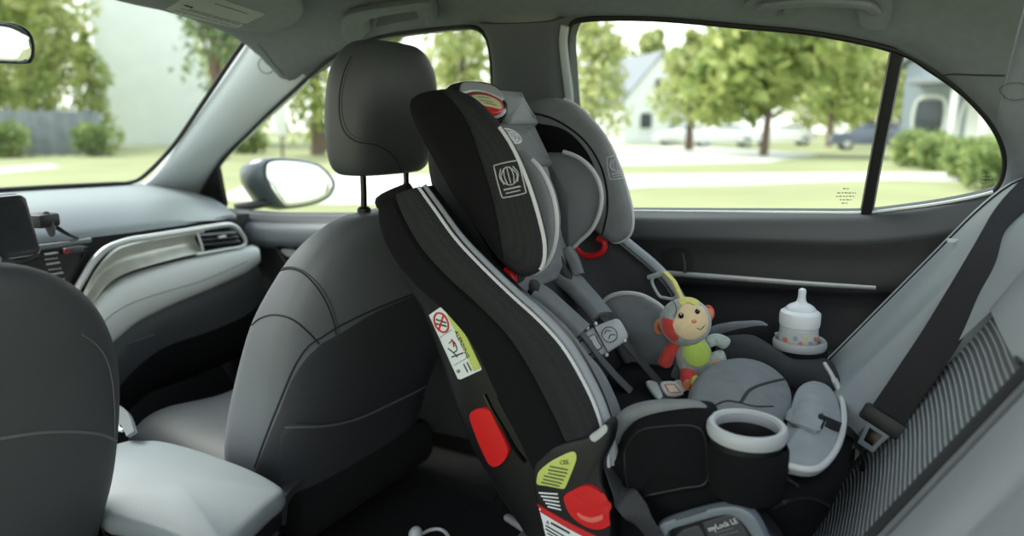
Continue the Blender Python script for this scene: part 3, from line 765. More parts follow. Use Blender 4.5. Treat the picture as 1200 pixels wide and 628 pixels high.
# ================================================================== REAR SEAT
rs = thing('rear_bench_seat', (.2,-.05,.25), 'grey rear bench seat with ribbed centre insert at the right', 'car seat')
SN = V((0,.827,.562)).normalized()
def sp_(x, z, d): return V((x, .05-.68*(z-.43), z))+SN*d
prof_x = [(.735,.0),(.715,.038),(.66,.055),(.60,.055),(.545,.048),(.505,.036),(.47,.034),(.435,.034),(.40,.014),(.37,-.012)]
zs = (.16,.24,.34,.44,.54,.64,.72,.77,.795,.80)
def endd(z): return -.10*max(0, (z-.74)/.06)**2*.35
g_out = grid([[sp_(x, z, d+endd(z)) for x, d in prof_x] for z in zs], 60, 50, .02)
def sp2(x, z, d): return V((x, -.134-.53*(z-.70), z))+SN*d
g_ins = grid([[sp2(x, z, d+endd(z)) for x, d in ((.395,-.010),(.36,-.014),(.29,-.016),(.22,-.016),(.155,-.016),(.128,-.020))] for z in (.16,.24,.34,.44,.54,.60,.645,.655)], 40, 60, .02)
g_top = grid([[sp2(x, z, d+endd(z)) for x, d in ((.395,-.006),(.36,-.002),(.29,-.002),(.22,-.003),(.155,-.008),(.128,-.020))] for z in (.65,.66,.70,.74,.77,.795,.80)], 40, 24, .02)
cen_x = [(.122,-.050),(.105,-.026),(.07,-.012),(.03,-.006),(-.02,-.004),(-.046,-.010),(-.062,-.026),(-.078,-.010),(-.105,-.004),(-.15,-.005),(-.20,-.007),(-.235,-.024),(-.26,-.012),(-.34,-.006),(-.45,-.01)]
g_cen = grid([[sp2(x, z, d+endd(z)) for x, d in cen_x] for z in zs], 70, 50, .02)
ob = build('outer_bolster', g_out, M_rear, rs); T_out = bvh(g_out, g_top, g_ins)
build('ribbed_insert', g_ins, M_insert, rs)
build('upper_panel', g_top, M_rear, rs)
build('center_backrest', g_cen, M_rear, rs)
build('seam', tube([sp2(-.062, z, -.022+endd(z)) for z in zs], .004, 8, 50), M_seam, rs)
build('piping', tube([sp2(.126, z, -.016+endd(z)) for z in zs], .007, 8, 50), M_darkfab, rs)
build('piping', tube([sp2(.112, z, -.020+endd(z)) for z in zs], .004, 8, 50), M_greyfab, rs)
build('seam', tube([sp2(.390, z, -.006+endd(z)) for z in zs], .003, 6, 50), M_seam, ob)
build('seam', tube([sp_(.612, z, .0565+endd(z)) for z in zs], .0018, 6, 50), M_seam, ob)
build('seam', tube([sp2(x, .652, -.010) for x in (.38,.33,.26,.19,.135)], .003, 6, 30), M_seam, rs)
build('seat_cushion', grid([[V((x, y, z)) for x in (-.5,-.3,-.1,.15,.35,.55,.73)] for y, z in ((.16,.19),(.24,.235),(.34,.25),(.42,.245),(.485,.235),(.505,.19),(.49,.05))], 40, 30, .02), M_leatherback, rs)
# tag on the bolster's edge
tg = hit(T_out, (1120,283), .002)
if tg: build('seat_tag', rbox(tg[0], (.004,.02,.006), bev=.001), M_labelw, ob)

# seat belt
bt = thing('seat_belt', (.4,.0,.5), 'dark seat belt hanging down the outer side of the rear seat', 'seat belt')
T_rs = bvh(g_out, g_top, g_ins, g_cen)
def on_seat(p, off):
    h = hit(T_rs, p); return h[0]+(CAM-h[0]).normalized()*off
path = [ux((1300,130), .62), ux((1235,200), .55)]+[on_seat(p, .035) for p in [(1192,246),(1167,292),(1137,345),(1104,400),(1072,445),(1038,490)]]
path = [path[0], path[1]]+[path[2].lerp(path[7], k/5)+(path[2+k]-path[2].lerp(path[7], k/5))*.5 for k in range(6)]
sides = []
for i, p in enumerate(path):
    t = (path[min(i+1, 7)]-path[max(i-1, 0)]).normalized(); w = t.cross(V((-.9,.1,.38))).normalized(); sides.append(w)
build('strap', ribbon(path, sides, .046, .0018, 60), M_blackweb, bt)
# the tongue slotted through the strap's lower end
e = path[-1]; t = (path[-1]-path[-2]).normalized(); s = sides[-1]; nn = t.cross(s)
build('tongue_grip', rbox(e+t*.006, (.062,.026,.012), (s, t, nn), .005), M_black, bt)
tf = [e+t*a+s*b for a, b in ((.014,-.020),(.014,.020),(.05,.012),(.064,.012),(.064,-.012),(.05,-.012))]
build('tongue', pillow([e+t*a+s*b for a, b in ((.010,-.019),(.010,.019),(.038,.013),(.052,.012),(.052,-.012),(.038,-.013))], nn, .004, .0012, N=40, straight=True), M_handle, bt)
build('slot', pillow([e+t*a+s*b+nn*.0008 for a, b in ((.022,-.010),(.022,.010),(.044,.007),(.044,-.007))], nn, .005, .0008, N=24, straight=True), M_gloss, bt)

# loose white object on the floor
wz = thing('white_plug_cable', V((.37,.83,.0)), 'white plug with a curled white cord on the dark floor at the bottom edge', 'cable')
q = uz((487,626), .06)
build('plug', ell(q, (.016,.014,.016)), M_white, wz)
build('cord', tube([uz(p, .055) for p in [(494,626),(504,621),(514,620),(522,624),(526,632),(520,645),(500,650)]], .0035, 8, 50), M_white, wz)
build('plug_collar', lathe([(.008,0),(.008,.05)], q-V((0,0,.055)), 14), M_white, wz)
# ================================================================== CHILD SEAT
cs = thing('child_car_seat', (.365,.3,.22), 'black and grey rear-facing child car seat on the rear bench', 'child seat')
XN, XF = .125, .605
O_px = [(456,238),(455,268),(466,303),(484,335),(503,368),(518,412),(533,462),(552,512),(572,550),(600,595),(625,630),(650,665)]
F_px = [(492,219),(512,247),(536,280),(566,312),(600,345),(632,374),(660,405),(683,443),(700,480),(711,520),(715,560),(712,610)]
Of = cpar([ux(p, .150) for p in O_px], 34); Fp = cpar([ux(p, XN) for p in F_px], 34)
def m1(p, x): return V((x, p.y, p.z))
rows = []
for o_, f_ in zip(Of, Fp):
    d = (o_-f_); d.x = 0; L = d.length; d.normalize()
    q = [m1(f_, .150), m1(f_, .134), m1(f_, XN)]
    q += [m1(f_.lerp(o_, .25), .116), m1(f_.lerp(o_, .5), .113), m1(f_.lerp(o_, .78), .117), m1(f_.lerp(o_, .94), .128), m1(o_, .145)]
    q += [m1(o_+d*.012, .175), m1(o_+d*.016, .25), m1(o_+d*.016, .365)]
    full = q+[m1(p, .73-p.x) for p in reversed(q[:-1])]
    rows.append(crom(full, 70))
g_sh = skin(rows); T_sh = bvh(g_sh)
def inw(p): k = max(-1, min(1, (.365-p.x)/.12)); return V((p.x+k*.010, p.y-.010*(1-abs(k)), p.z))
sh = build('seat_shell', join(g_sh, skin([[inw(p) for p in r] for r in rows])), M_shell, cs)
# top rim closing shell thickness
build('shell_rim', tube([rows[0][i] for i in range(4, 67, 3)], .012, 10, 80), M_cover, cs)
frac = [.93,.90,.86,.78,.65,.565,.555,.55,.55,.56,.56,.5]
def side_strip(a, b, t, off, k0=0.0, k1=9.2, far=False, nv=44):
    A, B = [], []
    Oc, Fc = [ux(p, .150) for p in O_px], [ux(p, XN) for p in F_px]
    Oc, Fc = cpar(Oc, 111), cpar(Fc, 111)
    fr = cpar([V((f, 0, 0)) for f in frac], 111)
    for i in range(nv):
        k = int(round((k0+(k1-k0)*i/(nv-1))*10)); k = min(110, k)
        fa = a*fr[k].x; fb = b*fr[k].x
        bow = lambda f: .124-.010*math.sin(PI*min(1, f+.1))
        A.append(m1(Fc[k].lerp(Oc[k], fa), bow(fa)-off)); B.append(m1(Fc[k].lerp(Oc[k], fb), bow(fb)-off))
    if far: A, B = mir(A), mir(B)
    return band(A, B, (1 if far else -1, 0, 0), t, 11, 60, 2.6)
for far in (False, True):
    build('mesh_side_panel', side_strip(.0, .46, .012, .002, far=far), M_mesh, cs)
    build('side_cover', side_strip(.44, 1.0, .011, .003, far=far), M_cover, cs)
    fp = [m1(p, XN-.004) for p in Fp[:30]]
    if far: fp = mir(fp)
    build('piping', tube(fp, .0030, 8, 120), M_piping, cs)
    fp = [m1(p, XN+.010) for p in Fp[:30]]
    if far: fp = mir(fp)
    build('edge_band', tube(fp, (lambda t: .012) if far else (lambda t: .005+.005*t), 10, 100), M_padfab, cs)
# near recess channel ridges, red pad
build('recess_ridge', seam(T_sh, [(568,462),(578,482),(592,505),(604,526),(616,541)], .004, .0), M_gloss, sh)
build('recess_ridge', seam(T_sh, [(582,466),(596,492),(610,516),(620,532)], .003, .0), M_black, sh)
build('red_grip', decal(T_sh, [(553,487),(556,480),(563,477.5),(571,477),(577,481),(584,495),(597,522),(597,531),(592,540),(584,545),(577,543),(570,531),(560,508)], .006, N=70), M_red, cs)

# liner between the two sides
rl = []
Bf = cpar([V((a, 0, 0)) for a in (.5,.5,.5,.5,.5,.5,.5,.5,.52,.5,.4,.3)], 34)
for i, (o_, f_) in enumerate(zip(Of, Fp)):
    b = f_.lerp(o_, Bf[i].x); q = [m1(f_, .136), m1(f_.lerp(b, .3), .158), m1(f_.lerp(b, .8), .180), m1(b, .225), m1(b, .30), m1(b, .365)]
    rl.append(crom(q+[m1(p, .73-p.x) for p in reversed(q[:-1])], 50))
g_li = skin(rl[2:31]); T_li = bvh(g_li)
li = build('seat_liner', g_li, M_darkfab, cs)
# rounded inner bolster on each side, grey with pale edge
for far in (False, True):
    p = [m1(Fp[k]+(Of[k]-Fp[k])*.10, .170) for k in range(13, 31)]
    e = [m1(Fp[k]+(Of[k]-Fp[k])*-.02, .160) for k in range(14, 31)]
    if far: continue
    build('inner_bolster', tube(p, lambda t: .008+.013*math.sin(PI*t), 14, 60), M_greyfab, cs)

# ---------------- head wings
def wing(far):
    W = [(477,122),(480,112),(490,107),(505,104.5),(520,104),(543,113),(569,138),(592,170),(612,215),(626,260),(632,292),(628,316),(611,327),(598,322),(575,300),(545,255),(510,198),(487,155),(478,136)]
    P = [ux(p, .165) for p in W]
    n = V((-1,0,0))
    def wp(v):   # wings splay outward towards their free edge
        k = max(0, .62-v.y); return V((v.x-.0*k, v.y, v.z))
    g = pillow(P, n, .042, .018, .012, .006, N=80, cen=ux((555,225), .165))
    rim = [p+V((.016,0,0)) for p in P]
    vs = g[0]
    if far: g = (mir(vs), [tuple(reversed(f)) for f in g[1]]); rim = mir(rim)
    w = build('head_wing', g, M_mesh if not far else M_greyfab, cs)
    build('wing_piping', tube(crom(rim, 100, True)[(12 if far else 24):(60 if far else 54)], .0036, 8, 90), M_piping, w)
    return w, g, P
w1, g_w1, Wp = wing(False); T_w1 = bvh(g_w1)
build('wing_cover', decal(T_w1, [(482,123),(486,115),(504,109),(521,111),(545,140),(564,190),(580,245),(590,305),(584,306),(575,295),(549,252),(514,195),(491,152)], .004, N=64), M_cover, w1)
w2, g_w2, _ = wing(True); T_w2 = bvh(g_w2)
build('wing_seam', seam(T_w2, [(612,130),(650,140),(685,165),(706,200),(712,240),(706,275)], .002), M_cover, w2)
# dark hollow of the far wing
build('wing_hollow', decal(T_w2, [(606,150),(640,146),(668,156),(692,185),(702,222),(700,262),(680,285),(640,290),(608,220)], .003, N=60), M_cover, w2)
def badge(tree, par, c, u, v, m, nm='badge'):
    """little emblem: rounded frame, striped tuft, two text lines; u, v = pixel half axes"""
    def q(a, b): return (c[0]+u[0]*a+v[0]*b, c[1]+u[1]*a+v[1]*b)
    fr = [q(-.8,-1),(q(.8,-1)),q(1,-.8),q(1,.8),q(.8,1),q(-.8,1),q(-1,.8),q(-1,-.8)]
    g = [seam(tree, fr, .0009, .0005, True)]
    for k in range(5):
        a = -.5+k*.25; g.append(seam(tree, [q(a*1.0,-.72), q(a*1.5,-.25), q(a*1.1,.25)], .0008, .0008))
    g.append(seam(tree, [q(-.62,-.3), q(0,-.75), q(.62,-.3), q(.5,.15), q(0,.35), q(-.5,.15)], .0008, .0008, True))
    g.append(scribble(tree, q(-.7,.55), q(.7,.55), 6, .0022, .001, .85)); g.append(scribble(tree, q(-.6,.78), q(.6,.78), 6, .0016, .001, .85))
    build(nm, join(*g), m, par)
badge(T_w1, w1, (597.5,210), (14,-3), (5,19), M_emb)
badge(T_w2, w2, (722.5,196), (10,-1.5), (2,13), M_emb)

# ---------------- headrest pads between the wings
hc = [(.665,.952),(.640,.925),(.615,.870),(.595,.835),(.577,.805),(.562,.745),(.550,.690),(.540,.640),(.53,.61)]
def hpad(i0, i1, x0, x1, m, name, t=.022):
    seg = crom([V((0, y, z)) for y, z in hc], 81)
    a, b = seg[int(i0*80)], seg[int(i1*80)]; mid = seg[int((i0+i1)*40)]
    n = V((0, -(a.z-b.z), (a.y-b.y)))*-1; n = V((0, -(a-b).z, (a-b).y)).normalized()
    out = []
    for u, w in [(0,0),(.5,0),(1,0),(1,.5),(1,1),(.5,1),(0,1),(0,.5)]:
        p = a.lerp(b, w); out.append(V((x0+(x1-x0)*u, p.y, p.z)))
    return build(name, pillow(out, n, .04, .012, .010, N=56, straight=True), m, cs), n
hp1, _ = hpad(0, .20, .392, .500, M_padfab, 'headrest_top_pad')
hp2, n_h2 = hpad(.20, .44, .225, .478, M_greyfab, 'headrest_logo_pad')
hp3, _ = hpad(.44, .76, .235, .456, M_padfab, 'headrest_pad')
hp4, _ = hpad(.76, 1.0, .235, .456, M_greyfab, 'headrest_neck_pad')
build('headrest_back', grid([[V((x, y+.020, z-.005)) for x in (.235,.28,.365,.45,.50)] for y, z in [(.68,.93),(.65,.89),(.62,.83),(.595,.74),(.58,.64)]], 30, 30, .03), M_cover, cs)
build('headrest_rim', tube([V((x, .715-.6*(x-.365)**2, .930-1.2*(x-.365)**2)) for x in (.30,.34,.365,.40,.44)], .010, 14, 50), M_cover, cs)
# oval badge
lc = ux((601,160), .36); ln = n_h2
du = V((1,0,0)); dv = ln.cross(du)
lc = pl((597,160), lc, ln); 
T_h2 = bvh((([v.co+V(cs['_o']) for v in hp2.data.vertices]), [tuple(p.vertices) for p in hp2.data.polygons]))
def oval(c, a, b, r, off=.001):
    return seam(T_h2, [(c[0]+a*math.cos(2*PI*k/14)+.35*b*math.sin(2*PI*k/14), c[1]+.22*a*math.cos(2*PI*k/14)+b*math.sin(2*PI*k/14)) for k in range(14)], r, off, True)
build('brand_badge', join(decal(T_h2, [(598+13*math.cos(2*PI*k/14)+3*math.sin(2*PI*k/14), 160+2.6*math.cos(2*PI*k/14)+8.5*math.sin(2*PI*k/14)) for k in range(14)], .001)), M_greyplast, hp2)
build('brand_ring', join(oval((598,160), 12, 8, .0012, .0016), oval((600,161), 4.2, 5, .0012, .002), oval((592,159), 3, 4.5, .001, .002), oval((606,162.5), 2, 4, .001, .002)), M_white, hp2)

# head cushions on the wings (insert)
def hcush(far):
    W = [(635,182),(648,178),(664,179),(683,188),(698,205),(705,226),(703,248),(694,268),(680,282),(668,292),(661,284),(650,250),(640,215)]
    P = [ux(p, .486) for p in W]; g = pillow(P, (-1,-.12,.1), .035, .014, .010, N=64)
    rim = [p+V((-.001,0,0)) for p in crom(P, 80, True)][8:56]
    if not far:
        P = [ux(p, .222) for p in [(600,178),(614,184),(628,198),(639,218),(646,242),(648,266),(645,290),(636,310),(620,322),(606,310),(598,260),(594,215)]]
        g = pillow(P, (-1,0,0), .035, .012, .006, N=64); rim = [p+V((.012,0,0)) for p in crom(P, 80, True)][6:50]
    h = build('head_cushion', g, M_greyfab, cs); build('cushion_piping', tube(rim, .0042, 8, 80), M_piping, h)
hcush(True); hcush(False)

# ---------------- adjuster handle on top
hn = V((-.10,-.62,.78)).normalized()
def hpx(p, d=0): return pl(p, V((.345,.70,.962))+hn*d, hn)
hb = [(524,106),(525,99),(532,94.5),(548,92),(568,94),(582,99),(592,108),(597,120),(596,131),(588,136),(570,136),(548,124)]
ha = build('adjuster_handle', pillow([hpx(p) for p in hb], hn, .05, .010, .004, N=56), M_gloss, cs)
build('handle_plate', pillow([hpx(p, .007) for p in [(541,98),(550,95.5),(568,97.5),(580,101),(588,108),(591,116),(584,113),(572,108),(556,105.5),(542,108)]], hn, .008, .002, N=48), M_silver, ha)
build('handle_grip', pillow([hpx(p, .007) for p in [(549,110),(560,108.5),(572,110),(583,114.5),(590,121),(589,129),(580,132),(568,128),(556,118)]], hn, .008, .002, N=48), M_red, ha)
build('grip_label', pillow([hpx(p, .0095) for p in [(553,111.5),(562,110.5),(573,112.5),(583,117),(588,123),(587,126.5),(578,124.5),(567,122),(557,116)]], hn, .003, .0008, N=48), mat('cream_label', rgb(214,214,170), .5), ha)
build('grip_label_print', join(*[ribbon([hpx(a, .0105), hpx(((a[0]+b[0])/2, (a[1]+b[1])/2-.3), .0105), hpx(b, .0105)], hn.cross(V((1,0,0))), .0012, .0006, 4) for a, b in [((560,113.5),(574,115)),((562,117),(578,120)),((568,120.5),(582,123.5))]]), M_inkg, ha)

build('back_column', pillow([ux(p, .205) for p in [(496,178),(512,168),(545,200),(575,250),(602,305),(600,335),(560,310),(520,262),(502,225)]], (-1,0,0), .05, .02, N=48), M_darkfab, cs)
# red belt guide under the far wing
hk = [ux(p, .545) for p in [(674,291),(682,298),(694,300),(706,294),(708,284),(700,279),(690,279)]]
build('belt_guide', tube(hk[:6], .0065, 10, 50), M_red, cs)
build('belt_guide', tube(mir(hk[:6]), .0065, 10, 50), M_red, cs)

# ---------------- harness
def harness(px, xs, w, t, m, name, par=cs, side=(1,0,.0), k=None):
    return build(name, ribbon([ux(p, x) for p, x in zip(px, xs)], side, w, t, k), m, par)
sdv = V((.85,.35,.2))
pad1 = harness([(627,343),(640,352),(660,370),(682,390)], [.312,.316,.320,.324], .056, .026, M_greyfab, 'shoulder_pad', side=sdv)
pad2 = harness([(664,326),(675,336),(692,354),(706,371)], [.43,.422,.414,.407], .058, .026, M_greyfab, 'shoulder_pad', side=sdv)
harness([(612,320),(622,330),(632,347)], [.30,.305,.315], .036, .016, M_darkfab, 'harness_strap', side=sdv)
harness([(655,300),(660,315),(672,333)], [.43,.428,.42], .040, .016, M_darkfab, 'harness_strap', side=sdv)
harness([(676,384),(688,398),(704,420),(728,447),(758,476)], [.325,.328,.332,.340,.350], .026, .0035, M_web, 'harness_strap', side=sdv)
harness([(704,368),(718,385),(738,408),(762,436),(786,463)], [.405,.402,.398,.390,.382], .028, .0035, M_webdark, 'harness_strap', side=sdv)
# rear flap above the far pad
harness([(664,292),(672,305),(678,322)], [.45,.448,.445], .03, .02, M_greyfab, 'pad_flap', side=sdv)
# chest clip
cl = ux((700,400), .362); cy = V((0,-.64,-.76)).normalized(); cx = (ux((732,383), .395)-ux((682,409), .33)).normalized(); cn = cx.cross(cy)
if cn.dot(CAM-cl) < 0: cn = -cn
cl = cl+cn*.012
cyy = cn.cross(cx)
def cq(a, b, d=0): return cl+(cx*a+cyy*b+cn*d)*1.22
def crect(x0, x1, y0, y1, d=0): return [cq(x0,y0,d), cq((x0+x1)/2,y0,d), cq(x1,y0,d), cq(x1,(y0+y1)/2,d), cq(x1,y1,d), cq((x0+x1)/2,y1,d), cq(x0,y1,d), cq(x0,(y0+y1)/2,d)]
cc_ = build('chest_clip', pillow([cq(-.042,-.014), cq(-.030,-.019), cq(0,-.021), cq(.030,-.019), cq(.042,-.014), cq(.044,0), cq(.042,.014), cq(.030,.018), cq(0,.020), cq(-.030,.018), cq(-.042,.014), cq(-.044,0)], cn, .014, .006, .003, N=60), M_greyplast, cs)
build('clip_button', pillow(crect(-.028,-.004,-.011,.010,.0045), cn, .006, .002, .001, N=40), mat('clip_button_grey', rgb(176,180,180), .4), cc_)
build('clip_outline', tube(crect(-.028,-.004,-.011,.010,.004), .0009, 6, 60, True), M_gloss, cc_)
build('clip_split', ribbon([cq(.001,-.022,.003), cq(.001,0,.0045), cq(.001,.022,.003)], cx, .0022, .003), M_gloss, cc_)
build('clip_emblem', join(tube([cq(.016+.011*math.cos(a), .011*math.sin(a), .0045) for a in [2*PI*k/12 for k in range(12)]], .0008, 6, 50, True), tube([cq(.010,.004,.0048), cq(.015,.007,.0048), cq(.020,.003,.0048)], .0008, 6, 16), tube([cq(.012,-.005,.0048), cq(.017,-.001,.0048), cq(.023,-.004,.0048)], .0008, 6, 16)), M_recess, cc_)
build('clip_mark', tube([cq(-.018,.004,.006), cq(-.015,-.001,.006), cq(-.012,.004,.006)], .0007, 6, 16), M_recess, cc_)
for a, b in ((-.034,-.018),(.0,-.023),(.034,-.017),(-.006,.023),(.008,.023)): build('clip_pin', ell(cq(a, b, -.003), (.0035,.0035,.0035), None, 10, 8), M_white, cc_)
# crotch buckle
bl = ux((778,466), .366)+V((0,-.006,.008)); bx = (ux((800,468), .40)-ux((758,470), .332)).normalized(); by = V((0,-.78,-.5)).normalized(); bn = bx.cross(by)
if bn.dot(CAM-bl) < 0: bn = -bn
bl = bl+bn*.012
by = bn.cross(bx)
if by.y > 0: by = -by
def bq(a, b, d=0): return bl+bx*a+by*b+bn*d
bk = build('buckle', pillow([bq(-.020,-.022), bq(0,-.026), bq(.020,-.022), bq(.026,0), bq(.024,.026), bq(0,.032), bq(-.024,.026), bq(-.026,0)], bn, .022, .007, .002, N=56), M_recess, cs)
build('buckle_frame', tube([bq(-.012,-.013,.003), bq(.012,-.013,.003), bq(.017,.0,.003), bq(.013,.014,.003), bq(-.013,.014,.003), bq(-.017,.0,.003)], .0035, 8, 60, True), M_piping, bk)
build('release_button', pillow([bq(-.012,-.011,.0045), bq(.012,-.011,.0045), bq(.013,.012,.0045), bq(-.013,.012,.0045)], bn, .006, .002, .001, N=40, straight=True), mat('release_red', rgb(222,120,104), .4), bk)
build('release_plate', pillow([bq(-.009,-.008,.006), bq(.009,-.008,.006), bq(.010,.009,.006), bq(-.010,.009,.006)], bn, .003, .001, N=40, straight=True), mat('release_cream', rgb(226,214,190), .45), bk)
build('buckle_tongue', pillow([bq(-.040,-.022), bq(-.028,-.026), bq(-.018,-.016), bq(-.022,.012), bq(-.034,.020), bq(-.040,.004)], bn, .007, .003, .001, N=40), M_btn, cs)
build('buckle_tongue', pillow([bq(.040,-.022), bq(.028,-.026), bq(.018,-.016), bq(.022,.012), bq(.032,.018), bq(.038,.004)], bn, .007, .003, .001, N=40), M_silver, cs)
build('crotch_strap', ribbon([bq(0,.025,-.012), bq(0,.05,-.014), bq(0,.07,-.02)], bx, .034, .012), M_darkfab, cs)

# ---------------- hip cushions (round, pale rim)
def hip(far):
    W = [(706,356),(716,347),(733,344),(752,347),(770,357),(784,371),(794,392),(800,416),(797,440),(785,456),(766,462),(742,440),(722,408),(708,378)]
    P = [ux(p, .500) for p in W]; g = pillow(P, (-1,-.25,.25), .05, .016, .014, N=64)
    rim = [p+V((.004,0,0)) for p in crom(P, 90, True)][0:50]
    if not far: g = (mir(g[0]), [tuple(reversed(f)) for f in g[1]]); rim = mir(rim)
    h = build('hip_cushion', g, M_greyfab, cs)
    if far: build('cushion_piping', tube(rim, .0045, 8, 90), M_piping, h)
hip(True); hip(False)
# ---------------- seat pan
build('seat_pan', grid([[V((x, y, z)) for x, z in ((.17,.43-.10*dy),(.21,.40-.1*dy),(.29,.388-.1*dy),(.365,.39-.1*dy),(.44,.388-.1*dy),(.52,.40-.1*dy),(.56,.43-.1*dy))] for y, dy in ((.40,0),(.34,.0),(.28,-.1),(.2,-.25),(.12,-.3),(.08,-.1))], 40, 30, .03), M_darkfab, cs)
def sq_z(px, z): return [uz(p, z) for p in px]
nz = V((0,-.18,1)).normalized()
CW = [(808,474),(809,456),(813,441),(824,427),(842,417.5),(868,415),(895,421),(917,433),(929,447),(931,464),(926,478),(912,490),(890,498),(860,502),(830,498),(812,489)]
p0 = ux((862,440), .37); p0 = V((.37, .21, .503))
g_cu = pillow([pl(p, p0, nz) for p in CW], nz, .05, .020, .012, .0, N=70); T_cu = bvh(g_cu)
cu = build('seat_cushion', g_cu, M_greyfab, cs)
build('cushion_crease', seam(T_cu, [(927,443),(905,447),(880,456),(868,472)], .0028, -.0006), M_seam, cu)
build('cushion_crease', seam(T_cu, [(868,472),(850,470),(832,478),(812,486)], .0022, -.0006), M_seam, cu)
build('cushion_crease', seam(T_cu, [(868,472),(884,476),(906,476)], .0018, -.0006), M_seam, cu)
# leg rest
LW = [(905,540),(914,515),(922,495),(928,470),(936,452),(950,445),(966,448),(977,456),(985,475),(987,495),(983,515),(974,535),(961,547),(946,549),(925,545)]
p1 = V((.33,.09,.474)); nl = V((0,-.10,1)).normalized()
g_lr = pillow([pl(p, p1, nl) for p in LW], nl, .014, .006, .012, N=70); T_lr = bvh(g_lr)
lr = build('leg_rest', g_lr, M_padfab, cs)
build('leg_rest_piping', tube([pl(p, p1, nl) for p in [(965,424),(976,440),(985,462),(989,485),(987,507),(979,528),(965,545),(950,550),(928,546.5),(914,541)]], .0042, 8, 90), M_piping, cs)
build('strap_tab', decal(T_lr, [(924,483),(945,481),(964,488),(966,497),(958,508),(940,502),(925,497)], .005, rings=10), M_padfab, lr)
build('adjuster_strap', ribbon([hit(T_lr, (958,494), .004)[0], pl((980,499), p1+V((0,0,.006)), nl), ux((998,508), .36), ux((1010,530), .36), ux((1012,560), .36)], V((.5,.3,.8)), .016, .003), M_blackweb, cs)
build('strap_stitch', seam(T_lr, [(961,489),(964,496),(960,506)], .0016, .006), M_gloss, lr)

# ---------------- base
def rr(xc, hw, y0, y1, z, n=60, e=.45):
    q = []; cy, hd_ = (y0+y1)/2, (y1-y0)/2
    for k in range(n):
        a = 2*PI*k/n; ca, sa = math.cos(a), math.sin(a)
        q.append(V((xc+hw*math.copysign(abs(ca)**e, ca), cy+hd_*math.copysign(abs(sa)**(e if sa > 0 else .8), sa), z)))
    return q
bs = [rr(.365,.19,.13,.50,.262), rr(.365,.205,.10,.50,.275), rr(.365,.222,.06,.49,.33), rr(.365,.236,.036,.47,.40), rr(.365,.238,.032,.45,.425), rr(.365,.236,.036,.44,.436), rr(.365,.222,.050,.42,.447), rr(.365,.18,.08,.40,.449)]
cols = [crom([l[j] for l in bs], 40) for j in range(60)]
g_ba = skin([[cols[j][i] for j in range(60)] for i in range(40)], True, True); T_ba = bvh(g_ba)
build('base', g_ba, M_cover, cs)
build('base_seam', seam(T_ba, [(905,596),(930,585),(955,585),(985,600)], .002), M_black, cs)
# arm rests
def arm(far):
    W = [(722,548),(724,525),(730,508),(745,494),(768,487),(795,483.5),(816,483.5),(827,489),(833,505),(837,532),(837,565),(829,578),(815,582),(785,585),(755,591),(737,596),(727,582)]
    P = [ux(p, .122) for p in W]; g = pillow(P, (-1,0,.05), .064, .020, .008, N=70)
    top = [V((.150, q.y, q.z+.004)) for q in [ux(p, .15) for p in [(716,550),(718,520),(727,500),(744,487),(770,481),(795,479),(815,478.5),(826,484)]]]
    dec = [(732,540),(736,520),(750,505),(775,500),(812,499),(825,510),(829,540),(827,566),(800,572),(760,580),(740,584)]
    if far: g = (mir(g[0]), [tuple(reversed(f)) for f in g[1]]); top = mir(top)
    a = build('armrest', g, M_cover, cs)
    build('armrest_edge', tube(top, lambda t: .005+.007*math.sin(PI*(t*.9+.05)), 12, 60), M_greyfab, cs)
    if not far:
        T = bvh(g); build('armrest_seam', seam(T, dec, .0016, .0003, True), M_black, a)
arm(False); arm(True)
# cup holders
def cup(c, z, name):
    h = build('cup_holder', lathe([(.030,-.085),(.036,-.08),(.041,-.03),(.0445,-.006),(.0445,.0),(.0405,.0),(.038,-.02),(.033,-.075),(.0,-.077)], (c[0],c[1],z), 40, cap=False), M_black, cs)
    build('cup_holder_rim', lathe([(.0465,-.010),(.0485,-.004),(.0480,.004),(.0455,.007),(.0405,.007),(.0375,.004),(.0372,-.004),(.040,-.011),(.0465,-.010)], (c[0],c[1],z), 48, cap=False), M_greyplast, h)
cup((.142,.143), .514, 0); cup((.588,.143), .502, 0)
# cup pockets merging into the body
for x in (.150, .580):
    build('cup_pocket', lathe([(.020,-.088),(.040,-.082),(.046,-.07),(.050,-.04),(.049,-.018),(.046,-.012)], (x+(.0 if x > .3 else -.004),.141,.508), 36, cap=False), M_cover, cs)
lo_ = [ux(p, x) for p, x in [((838,420),.50),((872,414),.505),((905,426),.50),((930,443),.50),((950,449),.495),((972,464),.49),((986,486),.44),((992,512),.40)]]
up_ = [ux(p, x) for p, x in [((846,398),.555),((882,396),.56),((906,411),.558),((926,422),.555),((950,424),.555),((970,427),.55),((996,466),.52),((1004,506),.47)]]
g_sw = grid([[a+V((0,0,-.02)), a, a.lerp(b, .5)+V((-.012,0,.012)), b, b+V((.03,0,-.02)), b+V((.045,0,-.12))] for a, b in zip(lo_, up_)], 24, 40, .006); T_sw = bvh(g_sw)
build('side_wrap', g_sw, M_darkfab, cs)
build('side_wrap_piping', seam(T_sw, [(966,427),(974,440),(981,455),(986,470),(989,485)], .0036, .002), M_piping, cs)
